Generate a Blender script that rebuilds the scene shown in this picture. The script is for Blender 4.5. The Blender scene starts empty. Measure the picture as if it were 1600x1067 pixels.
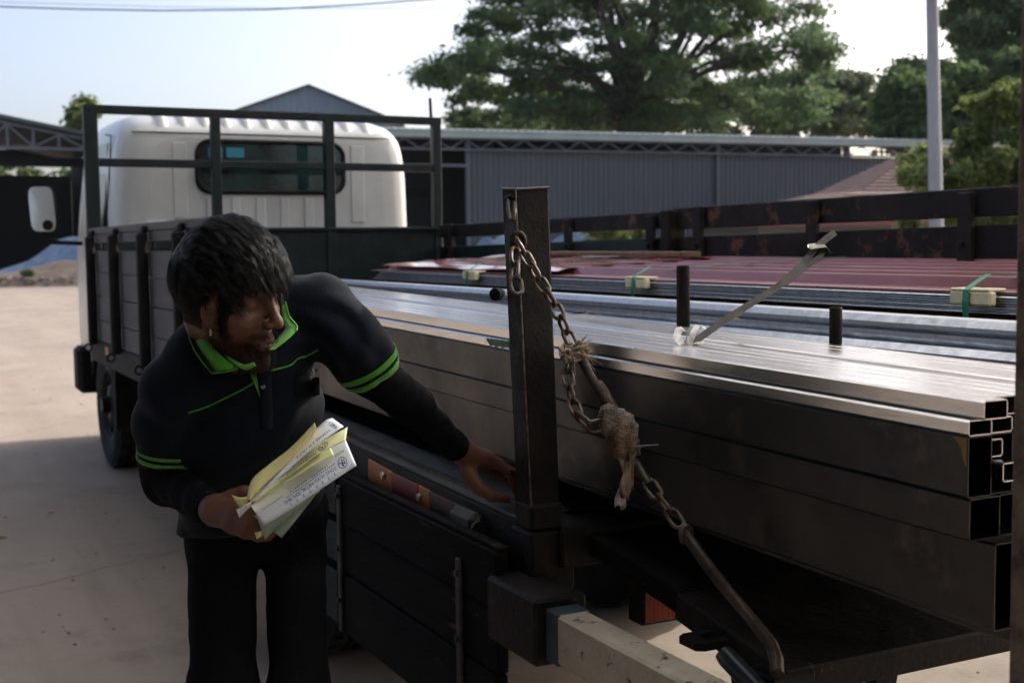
import bpy, bmesh, math, random
import numpy as np
from mathutils import Vector, Matrix, Quaternion
R = math.radians
random.seed(7)
rng = np.random.default_rng(11)
scene = bpy.context.scene
COL = scene.collection

# ------------------------------------------------------------------ camera
# world: +X across the lorry (to its right side), +Y towards the cab, +Z up; the left deck edge is X=0, the headboard Y=0
FPX = 1980.0
_v1 = np.array([-206 - 800, 391 - 533.5, FPX])
_x2 = (FPX * FPX + (391 - 533.5) * (336 - 533.5)) / 1006.0
_v2 = np.array([_x2, 336 - 533.5, FPX])
_a = _v1 / np.linalg.norm(_v1)
_b = _v2 / np.linalg.norm(_v2)
_b = _b - _a * (_a @ _b); _b /= np.linalg.norm(_b)
_u = np.cross(_b, _a)
if _u[1] > 0: _u = -_u
RM = np.stack([_b, _a, _u], 1)           # camera coords (right, down, forward) = RM @ world
CAM = np.array([-1.062, -7.175, 1.30])
def at(px, py, d):
    """world point seen at a photo pixel (1600 px wide) at depth d metres"""
    q = np.array([(px - 800) / FPX, (py - 533.5) / FPX, 1.0]) * d
    return Vector(CAM + RM.T @ q)
def _plane(px, py, i, v):
    r = RM.T @ np.array([(px - 800) / FPX, (py - 533.5) / FPX, 1.0])
    return Vector(CAM + r * (v - CAM[i]) / r[i])
def onX(px, py, v): return _plane(px, py, 0, v)
def onY(px, py, v): return _plane(px, py, 1, v)
def onZ(px, py, v): return _plane(px, py, 2, v)
def depth(p): return float((RM @ (np.array(p) - CAM))[2])

cam_d = bpy.data.cameras.new('camera'); cam = bpy.data.objects.new('camera', cam_d); COL.objects.link(cam)
cam_d.sensor_width = 36; cam_d.lens = 36 * FPX / 1600; cam_d.clip_start = 0.05; cam_d.clip_end = 3000
mw = Matrix.Identity(4)
for i in range(3):
    mw[i][0] = RM[0][i]; mw[i][1] = -RM[1][i]; mw[i][2] = -RM[2][i]; mw[i][3] = CAM[i]
cam.matrix_world = mw
cam_d.dof.use_dof = True; cam_d.dof.focus_distance = 2.12; cam_d.dof.aperture_fstop = 7.1
scene.camera = cam

# ------------------------------------------------------------------ sky, sun, exposure
SUN_EL, SUN_AZ = 34.0, 80.0              # azimuth clockwise from +Y
world = bpy.data.worlds.new('World'); scene.world = world; world.use_nodes = True
wn = world.node_tree; wn.nodes.clear()
sky = wn.nodes.new('ShaderNodeTexSky'); sky.sky_type = 'NISHITA'; sky.sun_disc = False
sky.sun_elevation = R(SUN_EL); sky.sun_rotation = R(SUN_AZ); sky.air_density = 0.62; sky.dust_density = 4.6; sky.ozone_density = 0.2
bg = wn.nodes.new('ShaderNodeBackground'); bg.inputs[1].default_value = 0.15
wo = wn.nodes.new('ShaderNodeOutputWorld')
wn.links.new(sky.outputs[0], bg.inputs[0]); wn.links.new(bg.outputs[0], wo.inputs[0])
sd = bpy.data.lights.new('sun', 'SUN'); sd.energy = 2.1; sd.angle = R(0.6); sd.color = (1.0, 0.955, 0.885)
sun = bpy.data.objects.new('sun', sd); COL.objects.link(sun)
_sd = Vector((math.sin(R(SUN_AZ)) * math.cos(R(SUN_EL)), math.cos(R(SUN_AZ)) * math.cos(R(SUN_EL)), math.sin(R(SUN_EL))))
sun.rotation_euler = _sd.to_track_quat('Z', 'Y').to_euler(); sun.location = (20, -5, 30)
vs = scene.view_settings
vs.view_transform = 'Standard'; vs.look = 'None'; vs.exposure = 1.05; vs.gamma = 1.0; vs.use_curve_mapping = False
scene.render.engine = 'CYCLES'
scene.cycles.max_bounces = 6; scene.cycles.diffuse_bounces = 3; scene.cycles.glossy_bounces = 3
scene.cycles.transmission_bounces = 4; scene.cycles.transparent_max_bounces = 6
scene.cycles.sample_clamp_indirect = 6.0
scene.cycles.use_denoising = True

# ------------------------------------------------------------------ materials
def mat(name, col, rough=0.6, metal=0.0, col2=None, nscale=6.0, nlo=0.4, nhi=0.65, stretch=(1, 1, 1), bump=0.0, bscale=60.0,
        col3=None, n3=14.0, n3lo=0.6, n3hi=0.68, spec=0.5, rvar=0.0, coat=0.0, bstretch=None, sheen=0.0, detail=6.0):
    """procedural surface: base colour, a noise-mixed second colour, an optional patchy third (rust, chips, stains) and fine relief"""
    m = bpy.data.materials.new(name); m.use_nodes = True
    nt = m.node_tree; n = nt.nodes; l = nt.links
    p = n['Principled BSDF']
    p.inputs['Roughness'].default_value = rough; p.inputs['Metallic'].default_value = metal
    p.inputs['Specular IOR Level'].default_value = spec
    if coat: p.inputs['Coat Weight'].default_value = coat; p.inputs['Coat Roughness'].default_value = 0.08
    if sheen: p.inputs['Sheen Weight'].default_value = sheen
    tc = n.new('ShaderNodeTexCoord'); mp = n.new('ShaderNodeMapping'); mp.inputs['Scale'].default_value = stretch
    l.new(tc.outputs['Object'], mp.inputs[0])
    def noise(sc, det=detail, src=mp):
        t = n.new('ShaderNodeTexNoise'); t.inputs['Scale'].default_value = sc; t.inputs['Detail'].default_value = det
        t.inputs['Roughness'].default_value = 0.65
        l.new(src.outputs[0], t.inputs['Vector']); return t
    def ramp(src, lo, hi):
        r = n.new('ShaderNodeMapRange'); r.inputs['From Min'].default_value = lo; r.inputs['From Max'].default_value = hi
        l.new(src, r.inputs['Value']); return r.outputs[0]
    def mix(f, a, b):
        x = n.new('ShaderNodeMix'); x.data_type = 'RGBA'
        l.new(f, x.inputs[0])
        for s, v in ((6, a), (7, b)):
            if isinstance(v, tuple): x.inputs[s].default_value = (*v[:3], 1)
            else: l.new(v, x.inputs[s])
        return x.outputs[2]
    c = tuple(col)
    if col2 is not None:
        t = noise(nscale); f = ramp(t.outputs['Fac'], nlo, nhi); c = mix(f, c, tuple(col2))
        if rvar: 
            r = n.new('ShaderNodeMapRange'); r.inputs['To Min'].default_value = rough; r.inputs['To Max'].default_value = min(1, rough + rvar)
            l.new(f, r.inputs['Value']); l.new(r.outputs[0], p.inputs['Roughness'])
    if col3 is not None:
        t3 = noise(n3, 8.0); f3 = ramp(t3.outputs['Fac'], n3lo, n3hi); c = mix(f3, c, tuple(col3))
    if isinstance(c, tuple): p.inputs['Base Color'].default_value = (*c[:3], 1)
    else: l.new(c, p.inputs['Base Color'])
    if bump:
        src = mp
        if bstretch:
            src = n.new('ShaderNodeMapping'); src.inputs['Scale'].default_value = bstretch; l.new(tc.outputs['Object'], src.inputs[0])
        tb = noise(bscale, 5.0, src); b = n.new('ShaderNodeBump'); b.inputs['Strength'].default_value = bump; b.inputs['Distance'].default_value = 0.01
        l.new(tb.outputs['Fac'], b.inputs['Height']); l.new(b.outputs[0], p.inputs['Normal'])
    return m

M = {}
RUST = (0.10, 0.042, 0.02)
M['dark_paint'] = mat('dark_green_paint', (0.012, 0.020, 0.021), 0.42, 0, (0.030, 0.032, 0.030), 9, 0.45, 0.75, bump=0.25, bscale=35, col3=(0.075, 0.035, 0.02), n3=11, n3lo=0.62, n3hi=0.70, rvar=0.2, spec=.16)
M['gate_paint'] = mat('rusted_gate_paint', (0.011, 0.012, 0.014), 0.6, 0, (0.028, 0.024, 0.022), 7, 0.4, 0.75, bump=0.3, bscale=30, col3=(0.115, 0.058, 0.040), n3=8, n3lo=0.575, n3hi=0.67, spec=.14)
M['green_paint'] = mat('worn_green_paint', (0.010, 0.026, 0.026), 0.5, 0, (0.02, 0.022, 0.02), 8, 0.45, 0.75, bump=0.25, bscale=30, col3=(0.16, 0.08, 0.045), n3=7, n3lo=0.66, n3hi=0.72, spec=.22)
M['board_grey'] = mat('weathered_grey_board', (0.15, 0.142, 0.136), 0.75, 0, (0.105, 0.098, 0.092), 5, 0.35, 0.7, stretch=(1, .25, 2), bump=0.3, bscale=40, col3=(0.13, 0.10, 0.075), n3=8, n3lo=0.58, n3hi=0.75)
M['flap_board'] = mat('grimy_black_board', (0.0085, 0.0082, 0.0078), 0.85, 0, (0.018, 0.0155, 0.012), 5, 0.45, 0.75, stretch=(1, .35, 3), bump=0.35, bscale=45, col3=(0.11, 0.06, 0.028), n3=13, n3lo=0.65, n3hi=0.72, spec=.07)
M['flap_green'] = mat('chipped_dark_green_board', (0.014, 0.022, 0.022), 0.6, 0, (0.022, 0.022, 0.020), 6, 0.45, 0.7, stretch=(1, .5, 2), bump=0.35, bscale=45, col3=(0.24, 0.21, 0.18), n3=15, n3lo=0.665, n3hi=0.70, spec=.10)
M['black_steel'] = mat('greasy_black_steel', (0.012, 0.011, 0.0105), 0.5, 0.1, (0.026, 0.021, 0.017), 12, 0.4, 0.7, bump=0.3, bscale=50, col3=(0.10, 0.075, 0.055), n3=26, n3lo=0.64, n3hi=0.72, rvar=0.2, spec=.12)
M['stake'] = mat('scuffed_stake_steel', (0.022, 0.017, 0.013), 0.5, 0.1, (0.011, 0.010, 0.0095), 9, 0.35, 0.65, bump=0.35, bscale=60, col3=(0.17, 0.15, 0.13), n3=38, n3lo=0.66, n3hi=0.73, rvar=0.25, spec=.14)
M['deck'] = mat('worn_steel_deck', (0.026, 0.025, 0.025), 0.6, 0.2, (0.05, 0.047, 0.044), 10, 0.45, 0.75, bump=0.35, bscale=40, rvar=0.2, spec=.12)
M['edge_steel'] = mat('rubbed_steel_edge', (0.040, 0.038, 0.036), 0.6, 0.2, (0.085, 0.08, 0.075), 16, 0.45, 0.75, stretch=(1, .2, 1), bump=0.3, bscale=60, spec=.22)
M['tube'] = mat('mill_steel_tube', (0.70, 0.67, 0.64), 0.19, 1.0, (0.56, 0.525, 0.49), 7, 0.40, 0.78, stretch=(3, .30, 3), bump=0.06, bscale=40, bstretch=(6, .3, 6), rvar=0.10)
M['tube_dark'] = mat('shade_darkened_steel_tube', (0.074, 0.068, 0.063), 0.30, 1.0, (0.042, 0.039, 0.036), 5, 0.35, 0.72, stretch=(2, 1.2, 1), col3=(0.135, 0.11, 0.088), n3=9, n3lo=.58, n3hi=.78, bump=0.06, bscale=40, bstretch=(6, .3, 6), rvar=0.16)  # lower tubes: colour darkened in place of deeper shade
M['galv'] = mat('galvanised_steel', (0.56, 0.58, 0.60), 0.30, 1.0, (0.45, 0.47, 0.49), 40, 0.4, 0.65, bump=0.05, bscale=60, rvar=0.15)
M['red_sheet'] = mat('maroon_roofing_sheet', (0.30, 0.125, 0.135), 0.30, 0, (0.26, 0.10, 0.11), 5, 0.4, 0.7, bump=0.02, bscale=20, coat=0.40, spec=.5)
M['film'] = mat('clear_wrap_film', (0.34, 0.09, 0.10), 0.16, 0, (0.50, 0.26, 0.27), 4, 0.50, 0.68, bump=0.25, bscale=7, coat=0.6)
M['rust_red'] = mat('red_primer_and_shade', (0.055, 0.018, 0.016), 0.8, 0, (0.035, 0.014, 0.014), 10, bump=0.5, bscale=60)
M['white_cab'] = mat('dull_white_cab_paint', (0.56, 0.58, 0.58), 0.28, 0, (0.48, 0.50, 0.50), 3, 0.4, 0.7, coat=0.3, col3=(0.36, 0.33, 0.28), n3=9, n3lo=0.66, n3hi=0.82, bump=0.02, bscale=14)
M['rubber'] = mat('black_rubber', (0.014, 0.014, 0.015), 0.75, 0, (0.03, 0.028, 0.026), 9, bump=0.2, bscale=40, spec=.12)
M['tyre'] = mat('dusty_tyre_rubber', (0.017, 0.016, 0.016), 0.85, 0, (0.04, 0.036, 0.032), 7, 0.45, 0.8, bump=0.3, bscale=30, spec=.22)
M['glass_dark'] = mat('dark_tinted_glass', (0.010, 0.020, 0.020), 0.06, 0, (0.022, 0.060, 0.060), 2.5, 0.4, 0.6, spec=0.6)
M['cyan'] = mat('cyan_sun_strip', (0.02, 0.24, 0.36), 0.4)
M['mirror'] = mat('sky_pale_mirror_glass', (0.82, 0.90, 0.92), 0.38, 0.72)  # pale blurred tone stands in for a clear sky reflection
M['chain'] = mat('rusty_chain_steel', (0.14, 0.12, 0.10), 0.40, 0.85, (0.085, 0.048, 0.028), 30, 0.45, 0.6, bump=0.3, bscale=120, rvar=0.3)
M['rod'] = mat('brown_worn_rod', (0.075, 0.062, 0.050), 0.45, 0.8, (0.045, 0.032, 0.023), 25, 0.4, 0.65, bump=0.3, bscale=90, rvar=0.25)
M['blue_rod'] = mat('blue_black_rod', (0.022, 0.030, 0.042), 0.35, 0.5, (0.035, 0.035, 0.04), 20)
M['rag'] = mat('dirty_cloth', (0.23, 0.18, 0.13), 0.9, 0, (0.08, 0.058, 0.042), 22, 0.4, 0.6, bump=0.5, bscale=90, sheen=0.2)
M['rag_tan'] = mat('tan_stained_cloth', (0.16, 0.10, 0.055), 0.9, 0, (0.06, 0.042, 0.028), 25, bump=0.5, bscale=90)
M['rope'] = mat('frayed_straw_rope', (0.36, 0.28, 0.19), 0.9, 0, (0.17, 0.12, 0.08), 40, bump=0.4, bscale=150)
M['cream'] = mat('chipped_cream_paint', (0.50, 0.44, 0.34), 0.55, 0, (0.36, 0.30, 0.21), 8, 0.4, 0.7, bump=0.3, bscale=60, col3=(0.03, 0.03, 0.035), n3=26, n3lo=0.60, n3hi=0.64)
M['teal'] = mat('teal_worn_paint', (0.03, 0.07, 0.085), 0.5, 0, (0.03, 0.03, 0.03), 20)
M['lens'] = mat('amber_red_lens', (0.42, 0.075, 0.018), 0.18, 0, (0.34, 0.04, 0.016), 8, coat=0.5)
M['orange'] = mat('orange_reflector', (0.40, 0.125, 0.010), 0.45, 0, (0.26, 0.075, 0.012), 18, 0.45, 0.7, col3=(0.05, 0.03, 0.02), n3=30, n3lo=0.62, n3hi=0.68)
M['red_refl'] = mat('red_reflector', (0.19, 0.008, 0.016), 0.4, 0, (0.12, 0.007, 0.012), 14, 0.45, 0.7)
M['red_dull'] = mat('dull_red_reflector', (0.075, 0.008, 0.008), 0.5, 0, (0.026, 0.012, 0.011), 22, 0.45, 0.62)
M['green_strap'] = mat('green_plastic_strap', (0.012, 0.24, 0.12), 0.35)
M['yellow_pad'] = mat('yellow_corner_pad', (0.80, 0.75, 0.50), 0.6, 0, (0.68, 0.62, 0.40), 20)
M['strap_steel'] = mat('grey_steel_strapping', (0.13, 0.12, 0.105), 0.5, 0.6, (0.08, 0.07, 0.06), 30)
M['bright_clip'] = mat('bright_tin_clip', (0.55, 0.54, 0.50), 0.38, 0.9, (0.30, 0.28, 0.25), 60)
M['green_spray'] = mat('green_spray_paint', (0.035, 0.13, 0.03), 0.6, 0, (0.10, 0.12, 0.07), 30, 0.4, 0.65)
M['yellow_mark'] = mat('yellow_paint_mark', (0.25, 0.16, 0.01), 0.6)
M['post'] = mat('rusty_shed_post', (0.20, 0.145, 0.10), 0.8, 0.2, (0.06, 0.045, 0.035), 30, 0.4, 0.65, bump=0.5, bscale=80)
M['mat_blue'] = mat('blue_grey_ribbed_mat', (0.055, 0.085, 0.115), 0.4, 0.2, (0.03, 0.04, 0.055), 9)
M['worn_edge'] = mat('rubbed_bare_edge', (0.20, 0.16, 0.125), 0.4, 0.5, (0.07, 0.05, 0.04), 45, 0.4, 0.6)
M['timber'] = mat('packing_timber', (0.20, 0.13, 0.075), 0.8, 0, (0.12, 0.08, 0.05), 8, stretch=(1, 6, 6), bump=0.3, bscale=40)

# ------------------------------------------------------------------ mesh helpers
class MB:
    """collects shapes and links them as one mesh object"""
    def __init__(s): s.v = []; s.f = []; s.sm = []; s.mi = []; s.cur = 0
    def add(s, vs, fs, smooth=False):
        o = len(s.v); s.v += [tuple(v) for v in vs]
        s.f += [tuple(i + o for i in f) for f in fs]; s.sm += [smooth] * len(fs); s.mi += [s.cur] * len(fs)
    def box(s, x0, x1, y0, y1, z0, z1, b=0.004, mtx=None):
        x0, x1 = sorted((x0, x1)); y0, y1 = sorted((y0, y1)); z0, z1 = sorted((z0, z1))
        b = min(b, .45 * (x1 - x0), .45 * (y1 - y0), .45 * (z1 - z0))
        V = []; idx = {}
        X = (x0, x1); Y = (y0, y1); Z = (z0, z1)
        for i in (0, 1):
            for j in (0, 1):
                for k in (0, 1):
                    sx, sy, sz = (1 - 2 * i) * b, (1 - 2 * j) * b, (1 - 2 * k) * b
                    for ax, d in ((0, (0, sy, sz)), (1, (sx, 0, sz)), (2, (sx, sy, 0))):
                        idx[i, j, k, ax] = len(V); V.append((X[i] + d[0], Y[j] + d[1], Z[k] + d[2]))
        F = []
        for i in (0, 1):
            q = [idx[i, 0, 0, 0], idx[i, 1, 0, 0], idx[i, 1, 1, 0], idx[i, 0, 1, 0]]; F.append(q if i else q[::-1])
            q = [idx[0, i, 0, 1], idx[0, i, 1, 1], idx[1, i, 1, 1], idx[1, i, 0, 1]]; F.append(q if i else q[::-1])
            q = [idx[0, 0, i, 2], idx[1, 0, i, 2], idx[1, 1, i, 2], idx[0, 1, i, 2]]; F.append(q if i else q[::-1])
        for i in (0, 1):
            for j in (0, 1):
                F.append([idx[i, j, 0, 0], idx[i, j, 1, 0], idx[i, j, 1, 1], idx[i, j, 0, 1]])
                F.append([idx[i, 0, j, 0], idx[i, 1, j, 0], idx[i, 1, j, 2], idx[i, 0, j, 2]])
                F.append([idx[0, i, j, 1], idx[1, i, j, 1], idx[1, i, j, 2], idx[0, i, j, 2]])
                for k in (0, 1): F.append([idx[i, j, k, 0], idx[i, j, k, 1], idx[i, j, k, 2]])
        if mtx is not None: V = [mtx @ Vector(v) for v in V]
        s.add(V, F); return s
    def bar(s, p, q, w, h, up=(0, 0, 1), b=0.003):
        """rectangular bar from p to q, w wide, h high"""
        p = Vector(p); q = Vector(q); d = q - p; L = d.length; d.normalize()
        u = Vector(up); r = d.cross(u); r.normalize(); u = r.cross(d)
        m = Matrix(((r.x, d.x, u.x, p.x), (r.y, d.y, u.y, p.y), (r.z, d.z, u.z, p.z), (0, 0, 0, 1)))
        return s.box(-w / 2, w / 2, 0, L, -h / 2, h / 2, b, m)
    def tube(s, pts, rad, n=8, cap=True, closed=False):
        pts = [Vector(p) for p in pts]; N = len(pts)
        rads = rad if isinstance(rad, (list, tuple)) else [rad] * N
        V = []; F = []
        ref = Vector((0.31, 0.2, 0.93))
        prev = None
        for i, p in enumerate(pts):
            a = pts[(i - 1) % N] if (closed or i > 0) else p
            c = pts[(i + 1) % N] if (closed or i < N - 1) else p
            d = (c - a).normalized()
            if prev is None:
                r = d.cross(ref)
                if r.length < .1: r = d.cross(Vector((1, 0, 0)))
            else: r = prev - d * prev.dot(d)
            r.normalize(); prev = r; u = r.cross(d)
            for k in range(n):
                t = 2 * math.pi * k / n
                V.append(p + (r * math.cos(t) + u * math.sin(t)) * rads[i])
        for i in range(N if closed else N - 1):
            j = (i + 1) % N
            for k in range(n):
                k2 = (k + 1) % n
                F.append((i * n + k, i * n + k2, j * n + k2, j * n + k))
        s.add(V, F, True)
        if cap and not closed:
            s.add(V[:n], [tuple(range(n))[::-1]]); s.add(V[-n:], [tuple(range(n))])
        return s
    def cyl(s, p, q, r, n=20, r2=None): return s.tube([p, q], [r, r if r2 is None else r2], n)
    def lathe(s, prof, mtx, n=28):
        """prof: (radius, height) points turned round the local z axis"""
        V = []; F = []
        for (r, h) in prof:
            for k in range(n):
                t = 2 * math.pi * k / n; V.append(mtx @ Vector((r * math.cos(t), r * math.sin(t), h)))
        for i in range(len(prof) - 1):
            for k in range(n):
                k2 = (k + 1) % n; F.append((i * n + k, i * n + k2, (i + 1) * n + k2, (i + 1) * n + k))
        s.add(V, F, True); return s
    def grid(s, fn, nu, nv, smooth=True):
        V = [fn(i / nu, j / nv) for i in range(nu + 1) for j in range(nv + 1)]
        F = [(i * (nv + 1) + j, (i + 1) * (nv + 1) + j, (i + 1) * (nv + 1) + j + 1, i * (nv + 1) + j + 1) for i in range(nu) for j in range(nv)]
        s.add(V, F, smooth); return s
    def build(s, name, m, parent=None):
        me = bpy.data.meshes.new(name); me.from_pydata(s.v, [], s.f)
        for x in (m if isinstance(m, (list, tuple)) else [m]): me.materials.append(x)
        me.polygons.foreach_set('use_smooth', s.sm); me.polygons.foreach_set('material_index', s.mi); me.update()
        o = bpy.data.objects.new(name, me); COL.objects.link(o)
        if parent is not None: o.parent = parent
        return o
def np_obj(name, V, F, m, parent=None, smooth=True):
    """fast mesh from numpy arrays; F is (n,4) or (n,3)"""
    me = bpy.data.meshes.new(name); V = np.asarray(V, np.float32); F = np.asarray(F, np.int32); k = F.shape[1]
    me.vertices.add(len(V)); me.vertices.foreach_set('co', V.ravel())
    me.loops.add(F.size); me.loops.foreach_set('vertex_index', F.ravel())
    me.polygons.add(len(F)); me.polygons.foreach_set('loop_start', np.arange(0, F.size, k, dtype=np.int32))
    me.polygons.foreach_set('loop_total', np.full(len(F), k, np.int32)); me.polygons.foreach_set('use_smooth', np.full(len(F), smooth))
    for x in (m if isinstance(m, (list, tuple)) else [m]): me.materials.append(x)
    me.update(calc_edges=True); me.validate()
    o = bpy.data.objects.new(name, me); COL.objects.link(o)
    if parent is not None: o.parent = parent
    return o
def empty(name, loc=(0, 0, 0)):
    o = bpy.data.objects.new(name, None); o.location = loc; o.empty_display_size = .2; COL.objects.link(o); return o
def tag(o, label, cat, group=None, kind=None):
    if label: o['label'] = label
    if cat: o['category'] = cat
    if group: o['group'] = group
    if kind: o['kind'] = kind
    return o
def struct(o): o['kind'] = 'structure'; return o
def shift(bm_parent_loc): return -Vector(bm_parent_loc)
_ob = MB.build
def _build(s, name, m, parent=None):
    o = _ob(s, name, m, parent)
    if parent is not None and parent.type == 'EMPTY': o.location = -parent.location
    return o
MB.build = _build
_npo = np_obj
def np_obj(name, V, F, m, parent=None, smooth=True):
    o = _npo(name, V, F, m, parent, smooth)
    if parent is not None and parent.type == 'EMPTY': o.location = -parent.location
    return o

# ================================================================== SETTING
def ground_mat():
    m = mat('yard_ground', (0.315, 0.262, 0.212), 0.9, 0, (0.255, 0.212, 0.172), 0.55, 0.42, 0.60, bump=0.55, bscale=9, col3=(0.17, 0.15, 0.13), n3=1.9, n3lo=0.55, n3hi=0.72, detail=9)
    nt = m.node_tree; n = nt.nodes; l = nt.links
    p = n['Principled BSDF']; src = p.inputs['Base Color'].links[0].from_socket
    tc = n.new('ShaderNodeTexCoord')
    # cracks in the slab
    w = n.new('ShaderNodeTexNoise'); w.inputs['Scale'].default_value = 1.4; w.inputs['Detail'].default_value = 5
    l.new(tc.outputs['Object'], w.inputs['Vector'])
    mx = n.new('ShaderNodeMix'); mx.data_type = 'VECTOR'; mx.inputs[0].default_value = 0.25
    l.new(tc.outputs['Object'], mx.inputs[4]); l.new(w.outputs['Color'], mx.inputs[5])
    v = n.new('ShaderNodeTexVoronoi'); v.feature = 'DISTANCE_TO_EDGE'; v.inputs['Scale'].default_value = 0.33
    l.new(mx.outputs[1], v.inputs['Vector'])
    r = n.new('ShaderNodeMapRange'); r.inputs['From Max'].default_value = 0.003; l.new(v.outputs['Distance'], r.inputs['Value'])
    c = n.new('ShaderNodeMix'); c.data_type = 'RGBA'; l.new(r.outputs[0], c.inputs[0]); c.inputs[6].default_value = (0.20, 0.155, 0.12, 1); l.new(src, c.inputs[7])
    # scattered grit and oil spots
    g = n.new('ShaderNodeTexNoise'); g.inputs['Scale'].default_value = 26; g.inputs['Detail'].default_value = 6; l.new(tc.outputs['Object'], g.inputs['Vector'])
    gr = n.new('ShaderNodeMapRange'); gr.inputs['From Min'].default_value = 0.66; gr.inputs['From Max'].default_value = 0.74; gr.inputs['To Max'].default_value = 0.6
    l.new(g.outputs['Fac'], gr.inputs['Value'])
    c2 = n.new('ShaderNodeMix'); c2.data_type = 'RGBA'; l.new(gr.outputs[0], c2.inputs[0]); l.new(c.outputs[2], c2.inputs[6]); c2.inputs[7].default_value = (0.13, 0.11, 0.095, 1)
    # dust patches and streaks left by wheels, drawn out across the yard
    tm = n.new('ShaderNodeMapping'); tm.inputs['Rotation'].default_value = (0, 0, R(64)); tm.inputs['Scale'].default_value = (1.6, .16, 1); l.new(tc.outputs['Object'], tm.inputs[0])
    d1 = n.new('ShaderNodeTexNoise'); d1.inputs['Scale'].default_value = 1.5; d1.inputs['Detail'].default_value = 7; d1.inputs['Roughness'].default_value = .7; l.new(tm.outputs[0], d1.inputs['Vector'])
    dr = n.new('ShaderNodeMapRange'); dr.inputs['From Min'].default_value = .46; dr.inputs['From Max'].default_value = .66; dr.inputs['To Max'].default_value = .55; l.new(d1.outputs['Fac'], dr.inputs['Value'])
    c3 = n.new('ShaderNodeMix'); c3.data_type = 'RGBA'; l.new(dr.outputs[0], c3.inputs[0]); l.new(c2.outputs[2], c3.inputs[6]); c3.inputs[7].default_value = (0.215, 0.172, 0.135, 1)
    c2 = c3
    l.new(c2.outputs[2], p.inputs['Base Color'])
    return m
g = MB(); S = 500
g.add([(-S, -S, 0), (S, -S, 0), (S, S, 0), (-S, S, 0)], [(0, 1, 2, 3)])
struct(g.build('ground', ground_mat()))
# small stones and grit on the yard
def blob(mb, c, r, seed, fl=.6, n=7, m=5):
    q = random.Random(seed); ph = [q.uniform(0, 6.3) for _ in range(4)]
    def fn(u, v):
        t = u * 2 * math.pi; f = (v - .5) * math.pi
        k = r * (1 + .22 * math.sin(2 * t + ph[0]) * math.cos(f) + .18 * math.sin(3 * t + ph[1] + 2 * f) * math.cos(f))
        return (c[0] + k * math.cos(t) * math.cos(f), c[1] + k * math.sin(t) * math.cos(f), c[2] + k * fl * math.sin(f))
    mb.grid(fn, n, m)
M['stone'] = mat('grey_grit', (0.36, 0.29, 0.22), 0.9, 0, (0.26, 0.20, 0.15), 5, bump=.3)
M['leaf_litter'] = mat('dry_leaf_litter', (0.16, 0.09, 0.04), 0.8, 0, (0.24, 0.15, 0.06), 9)
gm = MB(); q = random.Random(3)
for i in range(150):
    d = 3.2 + 30 * q.random() ** 2; px = q.uniform(-40, 420)
    p = at(px, 500, d); rr = q.uniform(.003, .010) * (1 if q.random() < .93 else 1.8)
    blob(gm, (p.x, p.y, rr * .3), rr, i, .6, 6, 4)
for i in range(26):
    p = onZ(q.uniform(840, 1590), q.uniform(900, 1060), 0); rr = q.uniform(.004, .013); blob(gm, (p.x, p.y, rr * .3), rr, i + 900, .6, 6, 4)
tag(gm.build('grit', M['stone']), 'scattered grit and small stones on the bare yard', 'grit', kind='stuff')
# ruts worn in the sandy yard beyond the shadow
# ---------------------------------------------------------------- near open shed whose roof shades the rear of the lorry
M['roof_dark'] = mat('dull_roof_sheet', (0.16, 0.16, 0.16), 0.6, 0.3, (0.11, 0.10, 0.10), 2)
ns = empty('open_shed', (8.0, -10.0, 0))
tag(ns, 'open shed with a rusty post beside the steel tube ends', 'shed')
rf = MB()
RX0, RX1, RY0, RY1, RZ = -15.0, 8.3, -24.0, .35, 5.0
nseg = 116
V = []; F = []
for i in range(nseg + 1):
    x = RX0 + (RX1 - RX0) * i / nseg; z = RZ + (.03 if i % 2 else 0)
    V += [(x, RY0, z), (x, RY1, z)]
GX0, GX1 = -.9, 3.6                       # unseen translucent panels, added to brighten the man and his papers
def translucent():
    m = bpy.data.materials.new('translucent_fill_panel'); m.use_nodes = True; n = m.node_tree.nodes; n.clear()
    o = n.new('ShaderNodeOutputMaterial'); t = n.new('ShaderNodeBsdfTranslucent'); t.inputs[0].default_value = (.80, .82, .82, 1); m.node_tree.links.new(t.outputs[0], o.inputs[0]); return m
F2 = []; SX0, SX1, SY0, SY1 = 4.72, 5.40, -4.75, -3.30   # gap added in the unseen roof to throw sun on the man
for i in range(nseg):
    if GX0 < RX0 + (RX1 - RX0) * (i + .5) / nseg < GX1: F2.append((2 * i, 2 * i + 2, 2 * i + 3, 2 * i + 1)); continue
    xa, xb = RX0 + (RX1 - RX0) * i / nseg, RX0 + (RX1 - RX0) * (i + 1) / nseg
    if SX0 < (xa + xb) / 2 < SX1:
        za_, zb_ = V[2 * i][2], V[2 * i + 2][2]; k_ = len(V); V += [(xa, SY0, za_), (xb, SY0, zb_), (xb, SY1, zb_), (xa, SY1, za_)]
        F += [(2 * i, 2 * i + 2, k_ + 1, k_), (k_ + 3, k_ + 2, 2 * i + 3, 2 * i + 1)]; continue
    F.append((2 * i, 2 * i + 2, 2 * i + 3, 2 * i + 1))
rf.add(V, F); rf.build('roof', M['roof_dark'], ns)
rl = MB(); rl.add(V, F2); rl.build('fill_panel', translucent(), ns)
for y in (-20, -15, -10, -5, .1):
    MB().box(RX0, RX1, y - .05, y + .05, RZ - .25, RZ - .01).build('rafter', M['roof_dark'], ns)
pp = at(1684, 530, 1.22)
MB().box(pp.x - .042, pp.x + .042, pp.y - .042, pp.y + .042, 0, RZ - .26, .006).build('post', M['post'], ns)
MB().box(RX0, RX1, RY0 - .1, RY0, 0, RZ - .02, .01).build('back_wall', M['roof_dark'], ns)
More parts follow.
